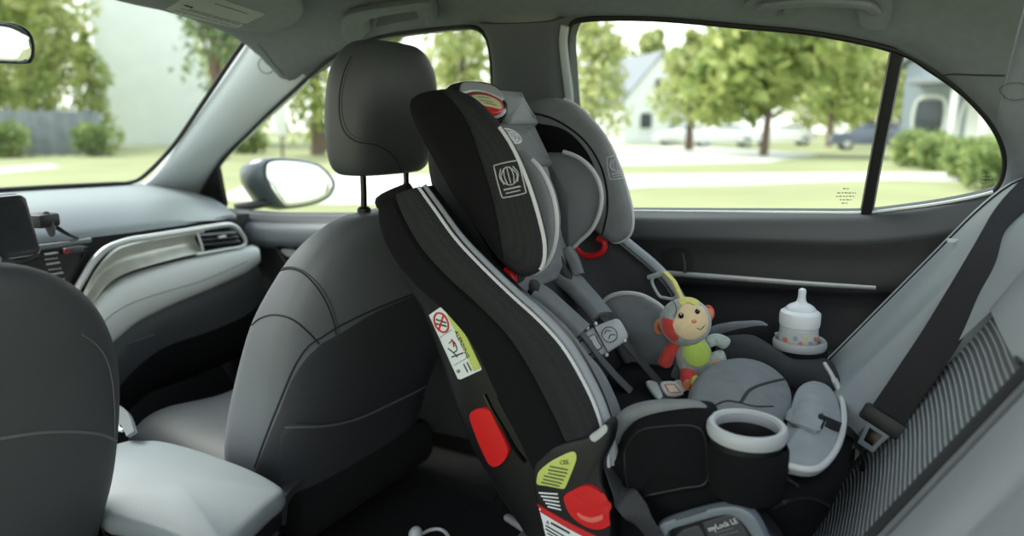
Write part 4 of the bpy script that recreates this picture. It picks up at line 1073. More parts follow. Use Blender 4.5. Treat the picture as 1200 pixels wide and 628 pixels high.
# recline handle
hx = .112
oc = [(766,650),(768,628),(772,613),(780,607),(800,600),(825,593),(848,588.5),(866,588.5),(880,594),(890,604),(902,628),(915,660)]
ic = [(784,650),(785,628),(788,619),(795,615),(812,610),(832,604),(850,600),(860,601),(868,606),(876,615),(886,632),(897,660)]
build('recline_plate', pillow([ux(p, hx+.004) for p in [(768,655),(770,625),(780,610),(848,590),(868,591),(888,606),(908,655)]], (-1,0,0), .03, .004, N=50), M_rubber, cs)
rhh = build('recline_handle', band([ux(p, hx) for p in oc], [ux(p, hx) for p in ic], (-1,0,0), .012, 11, 70, 4), M_handle, cs)
T_rh = bvh(band([ux(p, hx) for p in oc], [ux(p, hx) for p in ic], (-1,0,0), .012, 11, 70, 4))
build('embossed_mark', scribble(T_rh, (792,609), (828,598), 10, .003, .0006, .8), M_recess, rhh)
pn = [ux(p, hx+.002) for p in [(822,612),(836,607),(850,602.5),(858,603),(866,609),(874,620),(884,640),(890,656),(840,660)]]
rp = build('model_plate', pillow(pn, (-1,0,0), .008, .003, N=50, straight=True), M_recess, cs)
build('inner_lever', pillow([ux(p, hx+.002) for p in [(790,656),(790,630),(800,620),(818,615),(824,625),(838,656)]], (-1,0,0), .008, .003, N=40, straight=True), M_recess, cs)
A_, B_, U_ = ux((831,623), hx+.001), ux((871,610.5), hx+.001), ux((829,613), hx+.001)
build('model_lettering', text_geo('myLock LE', A_, B_-A_, U_-A_, .0095, .0004), M_white, rp)
A2, B2 = ux((840,627), hx+.001), ux((868,619), hx+.001)
g = []
for (a, b) in (((838,624.5),(860,618.5)),((843,628),(866,622))):
    A, B = ux(a, hx+.001), ux(b, hx+.001)
    for k in range(6): g.append(ribbon([A.lerp(B, k/6), A.lerp(B, k/6+.06), A.lerp(B, k/6+.12)], V((0,0,1)), .0022, .0008, 3))
build('model_small_print', join(*g), M_embdark, rp)
build('red_mark', join(*[ribbon([ux((802+i*4.2,613-i*1.4), hx), ux((804+i*4.2,611.5-i*1.4), hx), ux((805.5+i*4.2,612-i*1.4), hx)], V((0,0,1)), .0035, .001, 4) for i in range(4)]), M_red, cs)

# ---------------- side hub near the bottom of the shell
XH = .096
hub = [(623,566),(624,548),(634,537),(648,525),(668,518),(688,513),(700,505),(708,496),(714,497),(716,506),(712,525),(704,545),(706,570),(714,590),(714,640),(690,680),(655,680),(640,640),(630,600)]
g_hu = pillow([ux(p, XH) for p in hub], (-1,0,0), .03, .006, .002, N=90); T_hu = bvh(g_hu)
hu = build('side_hub', g_hu, M_black, cs)
build('hub_tip', decal(T_hu, [(692,512),(702,504),(709,498),(712,501),(710,507),(698,517)], .002), M_greyplast, hu)
lg = build('green_label', decal(T_hu, [(629,566),(630,557),(633,551),(645,541),(660,533),(671,529),(675,532),(675,540),(669,556),(663,570),(659,572.5),(640,569),(632,568)], .0008, N=60), M_labelg, hu)
lt = [text_on(T_hu, 'CEE', (657,544), (668,543), (656,538), .0085, .0016)]
for k, (x0, y0, x1, y1) in enumerate([(645,546,666,550),(643,550,665,554),(643,554,663,558),(638,557,661,562),(637,561,659,566),(635,564.5,656,569)]): lt.append(scribble(T_hu, (x0, y0), (x1, y1), 8, .0022, .0016, .85))
build_each('label_print', lt, M_inkg, lg)
ls = [scribble(T_hu, (632+i*2.6, 577+i*4), (654+i*1.0, 578.5+i*4.6), 6, .0024, .0012, .9) for i in range(5)]
build('small_print', join(*ls), M_labelw, hu)
lw = build('warning_label', decal(T_hu, [(627,588),(640,597),(660,608),(680,619),(700,629),(712,640),(712,670),(680,670),(655,660),(640,640),(630,615)], .0008, N=60, straight=True), M_labelw, hu)
build('label_band', decal(T_hu, [(627,588),(640,596.5),(660,608),(680,618.5),(700,628.5),(712,638),(711,644),(696,634),(676,624),(656,613),(638,602),(628,595)], .0016, N=60), M_labelr, lw)
build_each('label_print', (text_on(T_hu, 'A', (640,612), (647,616), (642,605), .008, .0016), scribble(T_hu, (646,612), (668,624), 5, .0035, .0016, .9), scribble(T_hu, (640,615), (664,629), 5, .0022, .0016, .9), scribble(T_hu, (640,619), (660,631), 5, .0022, .0016, .9), scribble(T_hu, (642,624), (656,632), 5, .002, .0016, .9)), M_ink, lw)
dial = [(663,585),(664,578),(676,571),(688,567),(700,571),(708,578),(714,590),(713,602),(714,613),(706,618),(694,617),(680,610),(669,599)]
dl = build('red_dial', decal(T_hu, dial, .006, N=64), M_red, hu)
T_dl = bvh(decal(T_hu, dial, .006, N=64))
build('dial_grip_highlight', decal(T_dl, [(677,600),(684,604),(693,606),(702,605),(706,602),(707,607),(698,611),(688,610),(679,605)], .0025, N=40), mat('dial_highlight_red', rgb(214,110,92), .4), dl)  # lighter arc paints a highlight onto the dial

# side warning label on the shell
def lerp2(a, b, t): return (a[0]+(b[0]-a[0])*t, a[1]+(b[1]-a[1])*t)
Lq = [(503,369),(516,360),(519,360.5),(535,379),(546,392),(564,430),(565,433),(540,444.5),(537,444)]
ll = build('instruction_label', decal(T_sh, Lq, .0010, N=72, straight=True), M_labelw, cs)
build('label_stripe', decal(T_sh, [(524,366),(535,378),(546,391.5),(564.5,431),(556,435),(549,420),(540,401),(531,382),(526,372)], .0016, N=60, straight=True), M_labelg, ll)
circ = [(518+8.0*math.cos(2*PI*k/16)+2*math.sin(2*PI*k/16), 377.5+1.2*math.cos(2*PI*k/16)+11.2*math.sin(2*PI*k/16)) for k in range(16)]
build('prohibition_sign', join(seam(T_sh, circ, .0016, .0016, True), seam(T_sh, [(521,368),(518,377),(515,387)], .0014, .0016)), M_labelr, ll)
build_each('label_print', (scribble(T_sh, (512,374), (524,378), 5, .003, .0016, .6), scribble(T_sh, (512,379), (524,382), 5, .003, .0016, .6),
    lines_on(T_sh, [((516,395.5),(530,386)),((533,427.5),(548,419))], .0008, .0016), seam(T_sh, [(527,402),(531,399),(535,404),(536,410),(532,413)], .0009, .0016), seam(T_sh, [(526,408),(531,412),(537,418)], .001, .0016), scribble(T_sh, (530,418), (544,413), 4, .0022, .0016, .7),
    text_on(T_sh, 'EB', (537,437), (544,434), (535,431), .007, .0016), scribble(T_sh, (544,426), (549,436), 4, .003, .0016, .8), scribble(T_sh, (548,424), (553,434), 4, .003, .0016, .8)), M_ink, ll)
build('label_print', join(seam(T_sh, [(530,397),(532,401),(533,406)], .0013, .0018)), M_labelr, ll)
build('stripe_lettering', text_on(T_sh, 'ALERDING', (533.5,388), (552,427), (538,386), .0092, .0022), M_ink, ll)
# foot of the seat: grey bar near the floor
build('support_foot', rbox(uz((612,617), .10), (.018,.10,.014), (V((.9,-.3,0)).normalized(), V((.3,.9,0)).normalized(), V((0,0,1))), .006), M_greyplast, cs)
build('support_leg', tube([V((.42,.66,.12)), V((.40,.60,.2)), V((.38,.50,.27))], .022, 12, 20), M_black, cs)

# vehicle lap belt threaded through the seat, in front of the hub
lb_ = thing('lap_belt', (.12,.3,.3), 'grey lap belt running down beside the red dial of the child seat', 'seat belt')
build('strap', ribbon([ux((712,520), .150), ux((716,548), .128), ux((724,570), .104), ux((738,590), .099), ux((758,616), .099), ux((785,655), .11)], [V((0,.5,.6)), V((0,.6,.5)), V((0,.75,.45)), V((0,.75,.5)), V((0,.75,.5)), V((0,.75,.5))], .036, .0022, 50), M_webdark, lb_)
# ================================================================== TOYS
def plush(name, col, v=.1): return mat(name, col, 1, bump=.6, scale=500, var=v, vscale=120, sheen=.3, spec=.15)
M_pg = plush('plush_grey', rgb(168,178,172), .16); M_pr = plush('plush_red', rgb(214,74,66), .12); M_pf = plush('plush_face', rgb(228,205,160), .05)
M_pgreen = plush('plush_green', rgb(176,200,92), .05); M_porange = plush('plush_orange', rgb(226,146,104), .06); M_pyg = plush('plush_yellow', rgb(214,206,110), .1)
mk = thing('toy_monkey', ux((817,455), .45), 'soft plush monkey with green belly and red arm sitting on the child seat cushion', 'plush toy')
HX = .435
def mpx(p, d=0): return ux(p, HX+d)
hcn = mpx((803,377)); fwd = (CAM-hcn).normalized(); fwd = (fwd*.8+V((0,-.55,0))).normalized()
Rr = fwd.cross(V((0,0,1))).normalized(); Uu = Rr.cross(fwd)
Mh = Matrix((Rr, fwd, Uu)).transposed()
S = 1.19/800
hd_ = build('head', ell(hcn, (30*S,27*S,28*S), Mh, 32, 22), M_pg, mk)
T_hd = bvh(ell(hcn, (30*S,27*S,28*S), Mh, 32, 22))
build('face_patch', decal(T_hd, [(794,368),(799,360),(806,356.5),(812,359),(816,358),(823,361),(828,370),(829,381),(825,390),(815,396),(802,396),(793,389),(789,380)], .0025, N=60), M_pf, hd_)
build('red_patch', decal(T_hd, [(777,373),(785,374),(791,378),(790,388),(796,396),(790,399),(781,392),(777,383)], .002, N=40), M_pr, hd_)
build('crown_patch', decal(T_hd, [(800,349),(812,350),(820,355),(815,358),(806,355),(799,358),(795,353)], .0018, N=40), M_pyg, hd_)
for p, r in (((798.5,370.5),3.1),((816,366),2.8)):
    h = hit(T_hd, p, .0035); e = build('eye', ell(h[0], (r*S,r*S,r*S*1.1), None, 14, 10), M_gloss, hd_)
    build('eye_glint', ell(h[0]+h[1]*r*S*.8+V((0,0,r*S*.4)), (.8*S,)*3, None, 8, 6), M_white, e)
h = hit(T_hd, (812.5,376.5), .003); build('nose', ell(h[0], (3*S,2.4*S,2.2*S), Mh, 14, 10), M_porange, hd_)
build('mouth', seam(T_hd, [(816,384),(820,385.5),(824,381.5)], .0007, .0028), M_ink, hd_)
build('stitch_line', seam(T_hd, [(789,352),(793,362),(790,372)], .0006, .0008), M_ink, hd_)
for p, d, rr_ in (((773.5,383),.012,8.2),((829.5,367),.03,8.5)):
    c = mpx(p, d); ear = build('ear', ell(c, (rr_*S,4*S,rr_*S*1.15), Mh, 18, 12), M_pr if p[0] > 800 else M_porange, hd_)
    build('ear_inner', ell(c+fwd*.0035, (rr_*S*.62,3.4*S,rr_*S*.75), Mh, 16, 10), M_porange if p[0] > 800 else M_pr, ear)
bc = mpx((813,417), .008)
build('body', ell(bc, (21*S,19*S,26*S), Mh, 28, 20), M_pg, mk)
T_bd = bvh(ell(bc, (21*S,19*S,26*S), Mh, 28, 20))
build('belly_patch', decal(T_bd, [(801,410),(806,399),(816,396),(826,401),(832,412),(830,423),(821,429),(809,427),(802,419)], .002, N=50), M_pgreen, mk)
def limb(pts, r0, r1, m, name, tipm=None):
    P = [ux(p, x) for p, x in pts]
    def rad(t):
        base = (r0+(r1-r0)*t)*S
        return base*math.sqrt(max(.02, 1-max(0, (t-.82)/.18)**2))*math.sqrt(max(.1, 1-max(0, (.1-t)/.1)**2))
    o = build(name, tube(P, rad, 16, 40), m, mk); return o
limb([((797,403),.435),((790,406),.43),((784,414),.428),((780,423),.428),((778,429),.43)], 6.5, 9.0, M_pr, 'arm')
limb([((828,402),.455),((838,398),.462),((846,400),.466),((853,405),.47)], 6.5, 8.0, M_pg, 'arm')
limb([((806,432),.430),((807,441),.418),((809,450),.410),((811,459),.406)], 8.5, 12.5, M_pr, 'leg')
build('foot', ell(mpx((811,452), -.030), (12*S,7*S,10*S), Mh, 20, 14), M_porange, mk)
build('foot_patch', ell(mpx((815,447), -.038), (6*S,3.4*S,7*S), Mh, 16, 12), M_pyg, mk)
limb([((824,430),.448),((834,424),.452),((842,420),.456),((851,419),.46)], 8.5, 9.5, M_pg, 'leg')
build('foot_patch', ell(mpx((841,427), .002), (6*S,4*S,5*S), Mh, 16, 12), M_porange, mk)
limb([((800,428),.44),((795,438),.445),((794,446),.45)], 8, 8, plush('plush_dark', rgb(96,104,104)), 'tail')
# hanging strap and clip
build('hanging_loop', ribbon([mpx((799,352), .01), mpx((795,342), .03), mpx((789,330), .06), mpx((780,320), .09)], (1,.2,.1), .012, .006), M_pyg, mk)
ck = ux((774,333), .565)
build('clip_ring', tube([ux(p, .56) for p in [(769,322),(777,318),(784,324),(793,343),(789,350),(779,349),(772,346),(764,330)]], .0032, 8, 70, True), M_greyplast, mk)
build('clip_bar', tube([ux((760,325), .565), ux((768,323), .56), ux((777,320), .56)], .005, 8, 20), M_greyplast, mk)

# ------------------------------------------------------------------ bottle
M_bottle = bpy.data.materials.new('bottle_plastic'); M_bottle.use_nodes = True
b_ = M_bottle.node_tree.nodes['Principled BSDF']; b_.inputs['Base Color'].default_value = rgb(232,238,238); b_.inputs['Roughness'].default_value = .22
b_.inputs['Transmission Weight'].default_value = .35; b_.inputs['Subsurface Weight'].default_value = .0; b_.inputs['IOR'].default_value = 1.25
M_cap = mat('bottle_collar', rgb(240,244,244), .35); M_teat = mat('teat_silicone', rgb(232,238,240), .25)
bo = thing('baby_bottle', (.588,.143,.43), 'white baby bottle with a colourful printed band standing in the far cup holder', 'bottle')
bz = .43; bcx = (.588,.143,bz)
bb = build('bottle_body', lathe([(.0,.0),(.028,.0),(.0315,.004),(.0325,.02),(.0335,.06),(.0335,.088),(.0325,.096),(.033,.099),(.031,.103),(.028,.104)], bcx, 40), M_bottle, bo)
cr = build('collar', lathe([(.029,.102),(.0335,.104),(.0345,.110),(.0345,.124),(.0335,.128),(.030,.1305),(.024,.134)], bcx, 40), M_cap, bo)
build('teat', lathe([(.027,.130),(.026,.134),(.0225,.1385),(.016,.1425),(.0105,.145),(.0078,.149),(.0066,.156),(.0066,.162),(.0068,.166),(.0058,.1695),(.0025,.1715),(.0,.172)], bcx, 32), M_teat, bo)
T_bb = bvh(lathe([(.0325,.02),(.0335,.06),(.0335,.092)], bcx, 40))
cols_ = [M_porange, M_pgreen, M_pyg, M_greyplast]
for k, p in enumerate([(920,398),(926,403),(932,397),(938,403),(944,397),(950,403),(956,398),(923,408),(944,408)]):
    g = decal(T_bb, [(p[0]-3,p[1]),(p[0]-1,p[1]-3),(p[0]+2,p[1]-2),(p[0]+3,p[1]+1.5),(p[0],p[1]+3)], .0006, N=20)
    build('printed_animal', g, [mat('print_orange', rgb(214,130,96), .5), mat('print_yellow', rgb(206,204,130), .5), mat('print_grey', rgb(150,160,162), .5)][k % 3], bb)
# ================================================================== OUTDOORS
def leafmat(name, a, b, c):
    m = bpy.data.materials.new(name); m.use_nodes = True; nt = m.node_tree; bs_ = nt.nodes['Principled BSDF']
    tc = nt.nodes.new('ShaderNodeTexCoord'); n = nt.nodes.new('ShaderNodeTexNoise'); n.inputs['Scale'].default_value = .9; n.inputs['Detail'].default_value = 5
    r = nt.nodes.new('ShaderNodeValToRGB'); r.color_ramp.elements[0].color = a; r.color_ramp.elements[1].color = c
    e = r.color_ramp.elements.new(.5); e.color = b; r.color_ramp.elements[0].position = .32; r.color_ramp.elements[-1].position = .68
    nt.links.new(tc.outputs['Object'], n.inputs['Vector']); nt.links.new(n.outputs['Fac'], r.inputs['Fac']); nt.links.new(r.outputs['Color'], bs_.inputs['Base Color'])
    bs_.inputs['Roughness'].default_value = .7; bs_.inputs['Subsurface Weight'].default_value = 0
    out = [x for x in nt.nodes if x.type == 'OUTPUT_MATERIAL'][0]
    tr = nt.nodes.new('ShaderNodeBsdfTranslucent'); mx = nt.nodes.new('ShaderNodeMixShader'); mx.inputs[0].default_value = .4
    nt.links.new(r.outputs['Color'], tr.inputs['Color']); nt.links.new(bs_.outputs[0], mx.inputs[1]); nt.links.new(tr.outputs[0], mx.inputs[2]); nt.links.new(mx.outputs[0], out.inputs['Surface'])
    return m
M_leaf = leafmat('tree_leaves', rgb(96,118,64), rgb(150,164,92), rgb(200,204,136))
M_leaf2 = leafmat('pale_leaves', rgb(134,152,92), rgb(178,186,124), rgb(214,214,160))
M_conif = leafmat('conifer_leaves', rgb(74,96,66), rgb(104,124,84), rgb(140,152,104))
M_bush = leafmat('bush_leaves', rgb(92,116,68), rgb(136,152,92), rgb(180,188,124))
M_bark = mat('bark', rgb(112,96,86), .9, bump=.6, scale=20)
M_lawn = mat('lawn_grass', rgb(134,138,98), 1, var=.14, vscale=.35, bump=.4, scale=12)
M_road = mat('pale_concrete', rgb(188,187,182), .9, var=.04, vscale=.5)
M_wall = mat('pale_siding', rgb(232,236,235), .8, var=.04, vscale=1)
M_wallb = mat('blue_grey_siding', rgb(158,168,178), .8)
M_roof = mat('roof_shingle', rgb(128,132,138), .9, bump=.4, scale=8)
M_pane = mat('dark_window_pane', rgb(60,68,74), .15)
M_fence = mat('grey_fence_boards', rgb(132,138,142), .9, var=.15, vscale=2)
M_paintw = mat('white_paint', rgb(236,236,232), .6)
GZ = -.35
lawn = build('lawn', grid([[V((x, y, GZ)) for x in (-60,0,30,60,120,200)] for y in (-80,-30,0,30,80,160,260)], 60, 60), M_lawn, origin=(40,20,GZ))
struct(lawn, 'sunlit pale green lawn outside the car windows', 'lawn')
def strip(pts, m, name, label, cat):
    P = [gr(p) if len(p) == 2 else V(p) for p in pts]
    c = sum(P, V())/len(P)
    vs = [V((p.x, p.y, GZ+.012)) for p in P]; n = len(vs); vs2 = [v-V((0,0,.06)) for v in vs]
    o = build(name, (vs+vs2, [tuple(range(n))]+[(i, (i+1) % n, (i+1) % n+n, i+n) for i in range(n)]), m, origin=(c.x, c.y, GZ), smooth=False)
    return struct(o, label, cat)
def P2(px, py): p = gr((px, py)); return (p.x, p.y, p.z)
# street running past the car, and the driveway across it
strip([(300,212),(360,205),(560,206),(760,205),(1000,203),(1200,203),(1500,204),(1500,228),(1200,216),(1060,211),(1000,212),(860,217),(760,219),(700,224),(560,235),(400,240),(250,234)], M_road, 'street', 'pale concrete street running past the car windows', 'street')
strip([(700,172),(830,172),(960,181),(900,190),(780,193),(690,195),(640,190)], M_road, 'driveway', 'pale concrete driveway across the street, seen through the rear side window', 'driveway')
strip([(-200,200),(0,197),(60,193),(70,196),(0,203),(-200,210)], M_road, 'path', 'pale footpath across the lawn beyond the windscreen', 'path')

def blob_leaves(c, rad, n, size, rnd, flat=1.0):
    vs, fs = [], []
    for _ in range(n):
        u, v = rnd.uniform(-1, 1), rnd.uniform(0, 2*PI); s = math.sqrt(1-u*u)
        d = V((s*math.cos(v), s*math.sin(v), u)); k = rnd.uniform(.55, 1.02)
        p = V(c)+V((d.x*rad[0]*k, d.y*rad[1]*k, d.z*rad[2]*k))
        a = V((rnd.gauss(0,1), rnd.gauss(0,1), rnd.gauss(0,1))).normalized(); b = a.orthogonal().normalized()
        a2 = a.cross(b); w = size*rnd.uniform(.6, 1.3); i = len(vs)
        vs += [p-b*w, p+a2*w*.55, p+b*w, p-a2*w*.55]; fs.append((i, i+1, i+2, i+3))
    return vs, fs
tn = 0
def tree(base, h, r, label, m=M_leaf, seed=1, blobs=9, trunk=.25, group='trees across the street', cat='tree', name='leafy_tree', dens=1.0, low=.22):
    rnd = random.Random(seed); b = V(base); t = thing(name, b, label, cat, group)
    g = []
    cen = []
    for k in range(blobs):
        f = low+(1-low)*(k+.5)/blobs; w = math.sin(PI*min(1, .18+f*.80))
        a = rnd.uniform(0, 2*PI); d = r*w*rnd.uniform(.1, .55)
        c = b+V((math.cos(a)*d, math.sin(a)*d, h*f)); cen.append(c)
        rr_ = r*w*rnd.uniform(.55, .8)
        g.append(blob_leaves(c, (rr_, rr_, min(rr_, h*.2)), int(260*dens), r*.085, rnd))
    build('crown', join(*g), m, t, smooth=False)
    br = [tube([b, b+V((rnd.uniform(-.1,.1), rnd.uniform(-.1,.1), h*.3)), b+V((0,0,h*.75))], lambda q: trunk*(1-.75*q), 8, 14)]
    for c in cen[1:6]: br.append(tube([b+V((0,0,h*rnd.uniform(.25,.45))), (b+V((0,0,h*.4))).lerp(c, .6)+V((0,0,.2)), c], lambda q: trunk*.4*(1-.7*q), 6, 8))
    build('trunk', join(*br), M_bark, t)
    return t
def at_ground(px, depth_m):
    """ground point under image column px at a given distance"""
    d = FW+RT*((px-600)/F); d = V((d.x, d.y, 0)).normalized(); p = CAM+d*depth_m; return V((p.x, p.y, GZ))
# --- seen through the rear side window
tree(at_ground(885,33), 8.4, 4.1, 'large spreading tree in the middle of the rear side window', seed=3, blobs=14, dens=1.15, trunk=.2, low=.32)
tree(at_ground(800,40), 6.4, 2.7, 'bushy tree left of the large tree in the rear side window', seed=4, m=M_leaf2, low=.34)
tree(at_ground(690,36), 7.4, 2.5, 'tall tree at the front edge of the rear side window', seed=5, m=M_leaf2)
tree(at_ground(958,51), 6.6, 2.6, 'round tree just right of the large tree, behind the parked car', seed=6, low=.36)
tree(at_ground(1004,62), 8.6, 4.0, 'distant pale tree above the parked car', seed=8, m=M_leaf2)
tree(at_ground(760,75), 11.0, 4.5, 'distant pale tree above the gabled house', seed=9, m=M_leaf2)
tree(at_ground(1054,52), 7.6, 1.2, 'narrow dark conifer beside the divider bar of the rear window', m=M_conif, seed=10, name='conifer', blobs=10, trunk=.15, low=.06)
tree(at_ground(1090,48), 8.2, 2.4, 'pale tree behind the house in the quarter window', m=M_leaf2, seed=11)
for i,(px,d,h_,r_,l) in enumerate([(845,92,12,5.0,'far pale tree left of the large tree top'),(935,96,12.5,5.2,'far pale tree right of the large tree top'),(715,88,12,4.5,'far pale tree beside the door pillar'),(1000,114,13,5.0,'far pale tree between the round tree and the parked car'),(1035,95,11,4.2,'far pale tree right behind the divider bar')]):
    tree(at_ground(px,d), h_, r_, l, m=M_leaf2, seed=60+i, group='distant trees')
# --- seen through the front passenger window
tree(at_ground(380,33), 8.8, 2.8, 'brown trunked tree just left of the headrest in the front side window', seed=12, trunk=.35)
tree(at_ground(312,46), 9.5, 3.2, 'broad tree at the front of the passenger side window', seed=13, m=M_leaf2)
tree(at_ground(545,40), 10.5, 3.4, 'tall tree between headrest and door pillar', seed=14, m=M_leaf2)
tree(at_ground(462,52), 9, 3.4, 'tree hidden mostly behind the passenger headrest', seed=15)
# --- seen through the windscreen
tree(at_ground(12,44.5), 12.5, 3.4, 'big tree behind the rear view mirror in the windscreen', seed=16, blobs=14, dens=1.4, group='trees beyond the windscreen')
tree(at_ground(84,51), 14, 3.2, 'tallest pale tree above the grey fence in the windscreen', seed=17, m=M_leaf2, blobs=14, dens=1.4, group='trees beyond the windscreen')
tree(at_ground(-95,52), 13, 4.2, 'tree at the far left edge of the windscreen', seed=18, blobs=12, group='trees beyond the windscreen')
tree(at_ground(132,43), 6.2, 1.5, 'dark low tree at the right end of the grey fence', seed=19, m=M_leaf, group='trees beyond the windscreen')
tree(at_ground(66,41), 5.4, 1.5, 'shorter dark tree rising straight behind the grey fence', seed=20, m=M_leaf, group='trees beyond the windscreen')
tree(at_ground(272,30), 7.6, 2.4, 'sparse tree in front of the pale house at the right of the windscreen', seed=21, m=M_conif, dens=.35, group='trees beyond the windscreen', low=.5)
# --- seen only in the wing mirror
for i, (x, y) in enumerate([(10,-58),(18,-62),(30,-58)]):
    tree((x, y, GZ), 4.5+i*.7, 2.6, 'tree reflected in the wing mirror, %s of three' % ['farthest left','middle','farthest right'][i], seed=30+i, m=M_conif, group='trees reflected in the mirror')

def bush(base, r, h, label, seed, m=M_bush):
    rnd = random.Random(seed); t = thing('bush', base, label, 'bush', 'bushes outside the car'); b = V(base)
    g = [blob_leaves(b+V((rnd.uniform(-.5,.5)*r, rnd.uniform(-.5,.5)*r, h*.5)), (r*.7, r*.7, h*.52), 220, r*.13, rnd) for _ in range(5)]
    build('foliage', join(*g), m, t, smooth=False)
    build('stem', tube([b, b+V((.02,.02,h*.3)), b+V((0,0,h*.6))], .04, 6, 8), M_bark, t)
for i, (px, d, r, h, l) in enumerate([(1085,24,.8,1.05,'bush beside the divider bar below the pale house'),(1118,20,.85,1.0,'bright bush in the middle of the quarter window'),(1150,17,.8,1.05,'bush nearest the rear corner of the quarter window'),(1064,26,.8,1.2,'dark bush left of the house wall in the quarter window'),(20,36,1.0,1.5,'dark bush at the left end of the grey fence'),(134,35.5,.9,1.5,'bush at the right end of the grey fence'),(300,36,1.1,1.3,'low bush at the front of the passenger side window'),(390,40,.8,1.2,'small bush left of the headrest')]):
    bush(at_ground(px, d), r, h, l, 50+i)

# --- houses
def house(name, label, c, ang, w, d, h, roof_h, wm, parts=(), group='houses across the street'):
    c = V(c); t = thing(name, c, label, 'house', group)
    ux_ = V((math.cos(ang), math.sin(ang), 0)); uy_ = V((-math.sin(ang), math.cos(ang), 0)); uz_ = V((0,0,1))
    def q(a, b, z): return c+ux_*a+uy_*b+uz_*z
    hw, hd2 = w/2, d/2
    vs = [q(-hw,-hd2,0), q(hw,-hd2,0), q(hw,hd2,0), q(-hw,hd2,0), q(-hw,-hd2,h), q(hw,-hd2,h), q(hw,hd2,h), q(-hw,hd2,h), q(0,-hd2,h+roof_h), q(0,hd2,h+roof_h)]
    build('walls', (vs, [(0,1,5,8,4),(1,2,6,5),(2,3,7,9,6),(3,0,4,7)]), wm, t, smooth=False)
    o = .35; k = .18
    for s in (-1, 1):
        A, B = q(s*(hw+o), -hd2-o, h-o*roof_h/hw+.1), q(s*(hw+o), hd2+o, h-o*roof_h/hw+.1); C_, D_ = q(0, hd2+o, h+roof_h+.1), q(0, -hd2-o, h+roof_h+.1)
        up_ = V((0,0,k)); build('roof', ([A,B,C_,D_,A+up_,B+up_,C_+up_,D_+up_], [(0,1,2,3),(4,5,6,7),(0,1,5,4),(1,2,6,5),(2,3,7,6),(3,0,4,7)]), M_roof, t, smooth=False)
    for kind, a, z, ww, hh in parts:
        m_ = {'window':M_pane,'door':M_fence,'garage_door':M_paintw}[kind]
        P = build(kind, rbox(q(a, -hd2-.03, z), (ww, .08, hh), (ux_, uy_, uz_), .01), m_, t)
        build('frame', tube([q(a-ww/2,-hd2-.06,z-hh/2), q(a-ww/2,-hd2-.06,z+hh/2), q(a+ww/2,-hd2-.06,z+hh/2), q(a+ww/2,-hd2-.06,z-hh/2)], .06, 6, 60, True), M_paintw, P)
    return t, q
def face(c): d = CAM-V(c); return math.atan2(d.y, d.x)+PI/2
c = at_ground(738,62); house('house', 'gabled pale house between trees in the rear side window', c, face(c)+.5, 6.5, 8, 3.4, 3.6, M_wall, [('window',-1.2,1.8,1.0,1.2),('window',0,4.6,.9,1.1),('door',1.6,1.1,1.0,2.1)])
# pale house at the right, with a porch of white columns
c = at_ground(1135,33); t, q = house('house', 'blue grey house with white porch columns in the quarter window', c, face(c)-.25, 4.6, 5, 3.6, 1.3, M_wallb, [('window',-1.3,1.6,.9,1.3),('garage_door',.9,1.2,1.9,2.2)])
for a in (-.3, .7, 2.2): build('porch_column', rbox(q(a, -3.3, 1.4), (.22,.22,2.8), None, .03), M_paintw, t)
build('porch_roof', rbox(q(.5,-3.0,2.9), (4.6,1.3,.2), (V((math.cos(face(c)-.25), math.sin(face(c)-.25),0)), V((-math.sin(face(c)-.25), math.cos(face(c)-.25),0)), V((0,0,1))), .03), M_roof, t)
# big pale house filling the right half of the windscreen
c = at_ground(226,60); t, q = house('house', 'large pale house filling the right half of the windscreen', c, face(c)+.12, 10.5, 8, 11.5, 4.0, M_wall, [('window',2.6,6.5,1.0,1.5)])
# --- fence
fc = thing('fence', at_ground(70,38), 'grey board fence below the trees in the windscreen', 'fence')
a, b = at_ground(-120,38), at_ground(140,37.5); n_ = 14
for i in range(n_):
    A, B = a.lerp(b, i/n_), a.lerp(b, (i+1)/n_); ax_ = (B-A).normalized(); ay_ = V((-ax_.y, ax_.x, 0))
    build('panel', rbox((A+B)/2+V((0,0,1.0)), ((B-A).length*.95,.05,1.9), (ax_, ay_, V((0,0,1))), .01), M_fence, fc)
    build('post', rbox(A+V((0,0,1.05)), (.14,.14,2.1), (ax_, ay_, V((0,0,1))), .01), M_fence, fc)
# white sign board and post in the front side window
sg = thing('white_post', at_ground(340,30), 'white upright marker post on the lawn left of the headrest', 'post')
build('board', rbox(at_ground(340,30)+V((0,0,1.75)), (.6,.1,1.7), None, .03), M_paintw, sg)
build('stake', rbox(at_ground(340,30)+V((0,0,.5)), (.1,.08,1.0), None, .01), M_bark, sg)

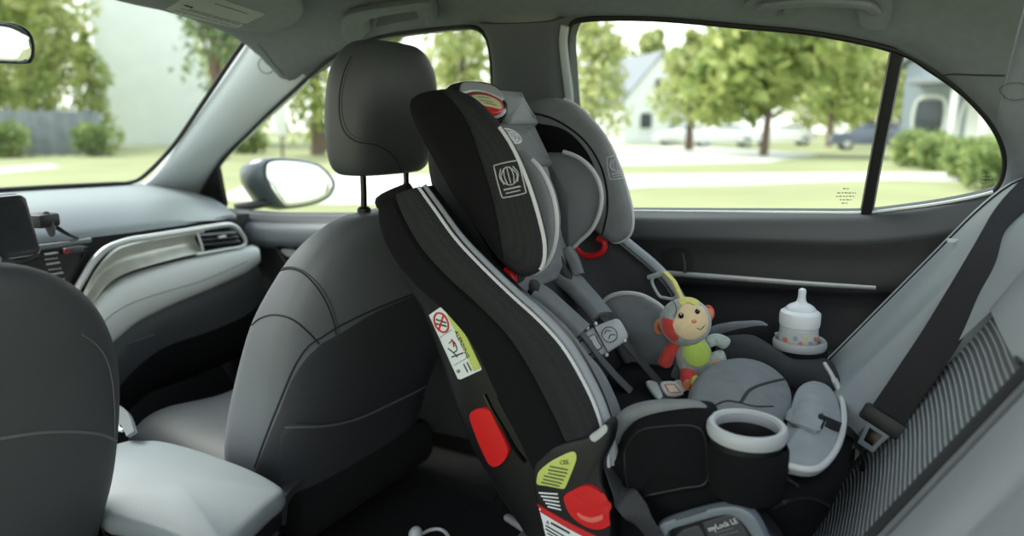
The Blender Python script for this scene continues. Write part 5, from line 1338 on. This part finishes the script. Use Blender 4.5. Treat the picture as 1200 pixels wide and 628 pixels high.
# --- cars
def car(c, ang, L, H, col, label):
    c = V(c); t = thing('parked_car', c, label, 'car', 'cars parked across the street')
    ux_ = V((math.cos(ang), math.sin(ang), 0)); uy_ = V((-math.sin(ang), math.cos(ang), 0)); W = 1.75
    def q(a, b, z): return c+ux_*a*L+uy_*b*W+V((0,0,z*H))
    side = [(-.5,.22),(-.5,.52),(-.44,.62),(-.30,.66),(-.24,.70),(-.12,.95),(.0,1.0),(.22,.98),(.34,.78),(.44,.66),(.5,.60),(.5,.22),(.0,.2)]
    m_ = mat('car_paint_%d' % int(col[0]*999), col, .3, .2, coat=.5)
    rows = [[q(a, s*w, z) for a, z in side] for s, w in ((-1,.02),(-1,.0)) ]
    loops = []
    for b, sh_ in ((-.5,.93),(-.47,1),(.47,1),(.5,.93)):
        loops.append([q(a*sh_, b*(1-.16*max(0, (z-.6)/.4)), .2+(z-.2)*sh_) for a, z in side])
    build('body', skin(loops, True, True), m_, t)
    for s in (-1, 1):
        gw = [q(a, s*.455*(1-.16*max(0,(z-.6)/.4))+s*.022, z) for a, z in ((-.2,.70),(-.11,.90),(.0,.94),(.2,.92),(.29,.74),(.05,.69))]
        build('side_window', pillow(gw, uy_*s, .02, .006, N=36), M_pane, t)
    for a in (-.31, .31):
        for s in (-1, 1):
            w_ = build('wheel', lathe([(.05,-.1),(.30,-.1),(.33,-.06),(.33,.06),(.30,.1),(.05,.1)], q(a, s*.44, 0)+V((0,0,.33)), 20, uy_), M_rubber, t)
            build('hubcap', lathe([(.02,-.11),(.19,-.11),(.19,.11),(.02,.11)], q(a, s*.44, 0)+V((0,0,.33)), 16, uy_), M_silver, w_)
    return t
c = at_ground(1006,44); car(c, face(c)+.15, 4.3, 1.5, rgb(92,98,112), 'dark blue grey car parked beside the divider bar of the rear window')
white = rgb(232,232,228)
for px, d, L, l in [(795,52,4.3,'white parked car nearest the gabled house'),(838,48,4.4,'white parked car left of the big tree trunk'),(905,53,4.3,'white parked car right of the big tree trunk')]:
    c = at_ground(px, d); car(c, face(c)+.2, L, 1.45, white, l)

# ================================================================== LIGHT
w = bpy.data.worlds.new('sky'); scene.world = w; w.use_nodes = True; nt = w.node_tree; bg = nt.nodes['Background']
tc = nt.nodes.new('ShaderNodeTexCoord'); sx = nt.nodes.new('ShaderNodeSeparateXYZ'); r = nt.nodes.new('ShaderNodeValToRGB')
r.color_ramp.elements[0].position = 0.0; r.color_ramp.elements[0].color = (1.0,.985,.93,1)
r.color_ramp.elements[1].position = .7; r.color_ramp.elements[1].color = (.78,.88,1.0,1)
nt.links.new(tc.outputs['Generated'], sx.inputs[0]); nt.links.new(sx.outputs['Z'], r.inputs['Fac']); nt.links.new(r.outputs['Color'], bg.inputs['Color'])
bg.inputs['Strength'].default_value = 2.2
sl_ = bpy.data.lights.new('sun', 'SUN'); sl_.energy = 7.0; sl_.angle = math.radians(30); sl_.color = (1,.96,.88)
so_ = bpy.data.objects.new('sun', sl_); COL.objects.link(so_); so_.location = (-5,3,12)
so_.rotation_euler = (V((.12,-.62,-.75))).to_track_quat('-Z', 'Y').to_euler()
scene.view_settings.view_transform = 'Standard'; scene.view_settings.look = 'None'; scene.view_settings.gamma = 1; scene.view_settings.exposure = 0
scene.view_settings.use_curve_mapping = False
scene.cycles.max_bounces = 10; scene.cycles.transparent_max_bounces = 24; scene.cycles.diffuse_bounces = 5
for o in bpy.data.objects:
    if '_o' in o.keys(): del o['_o']
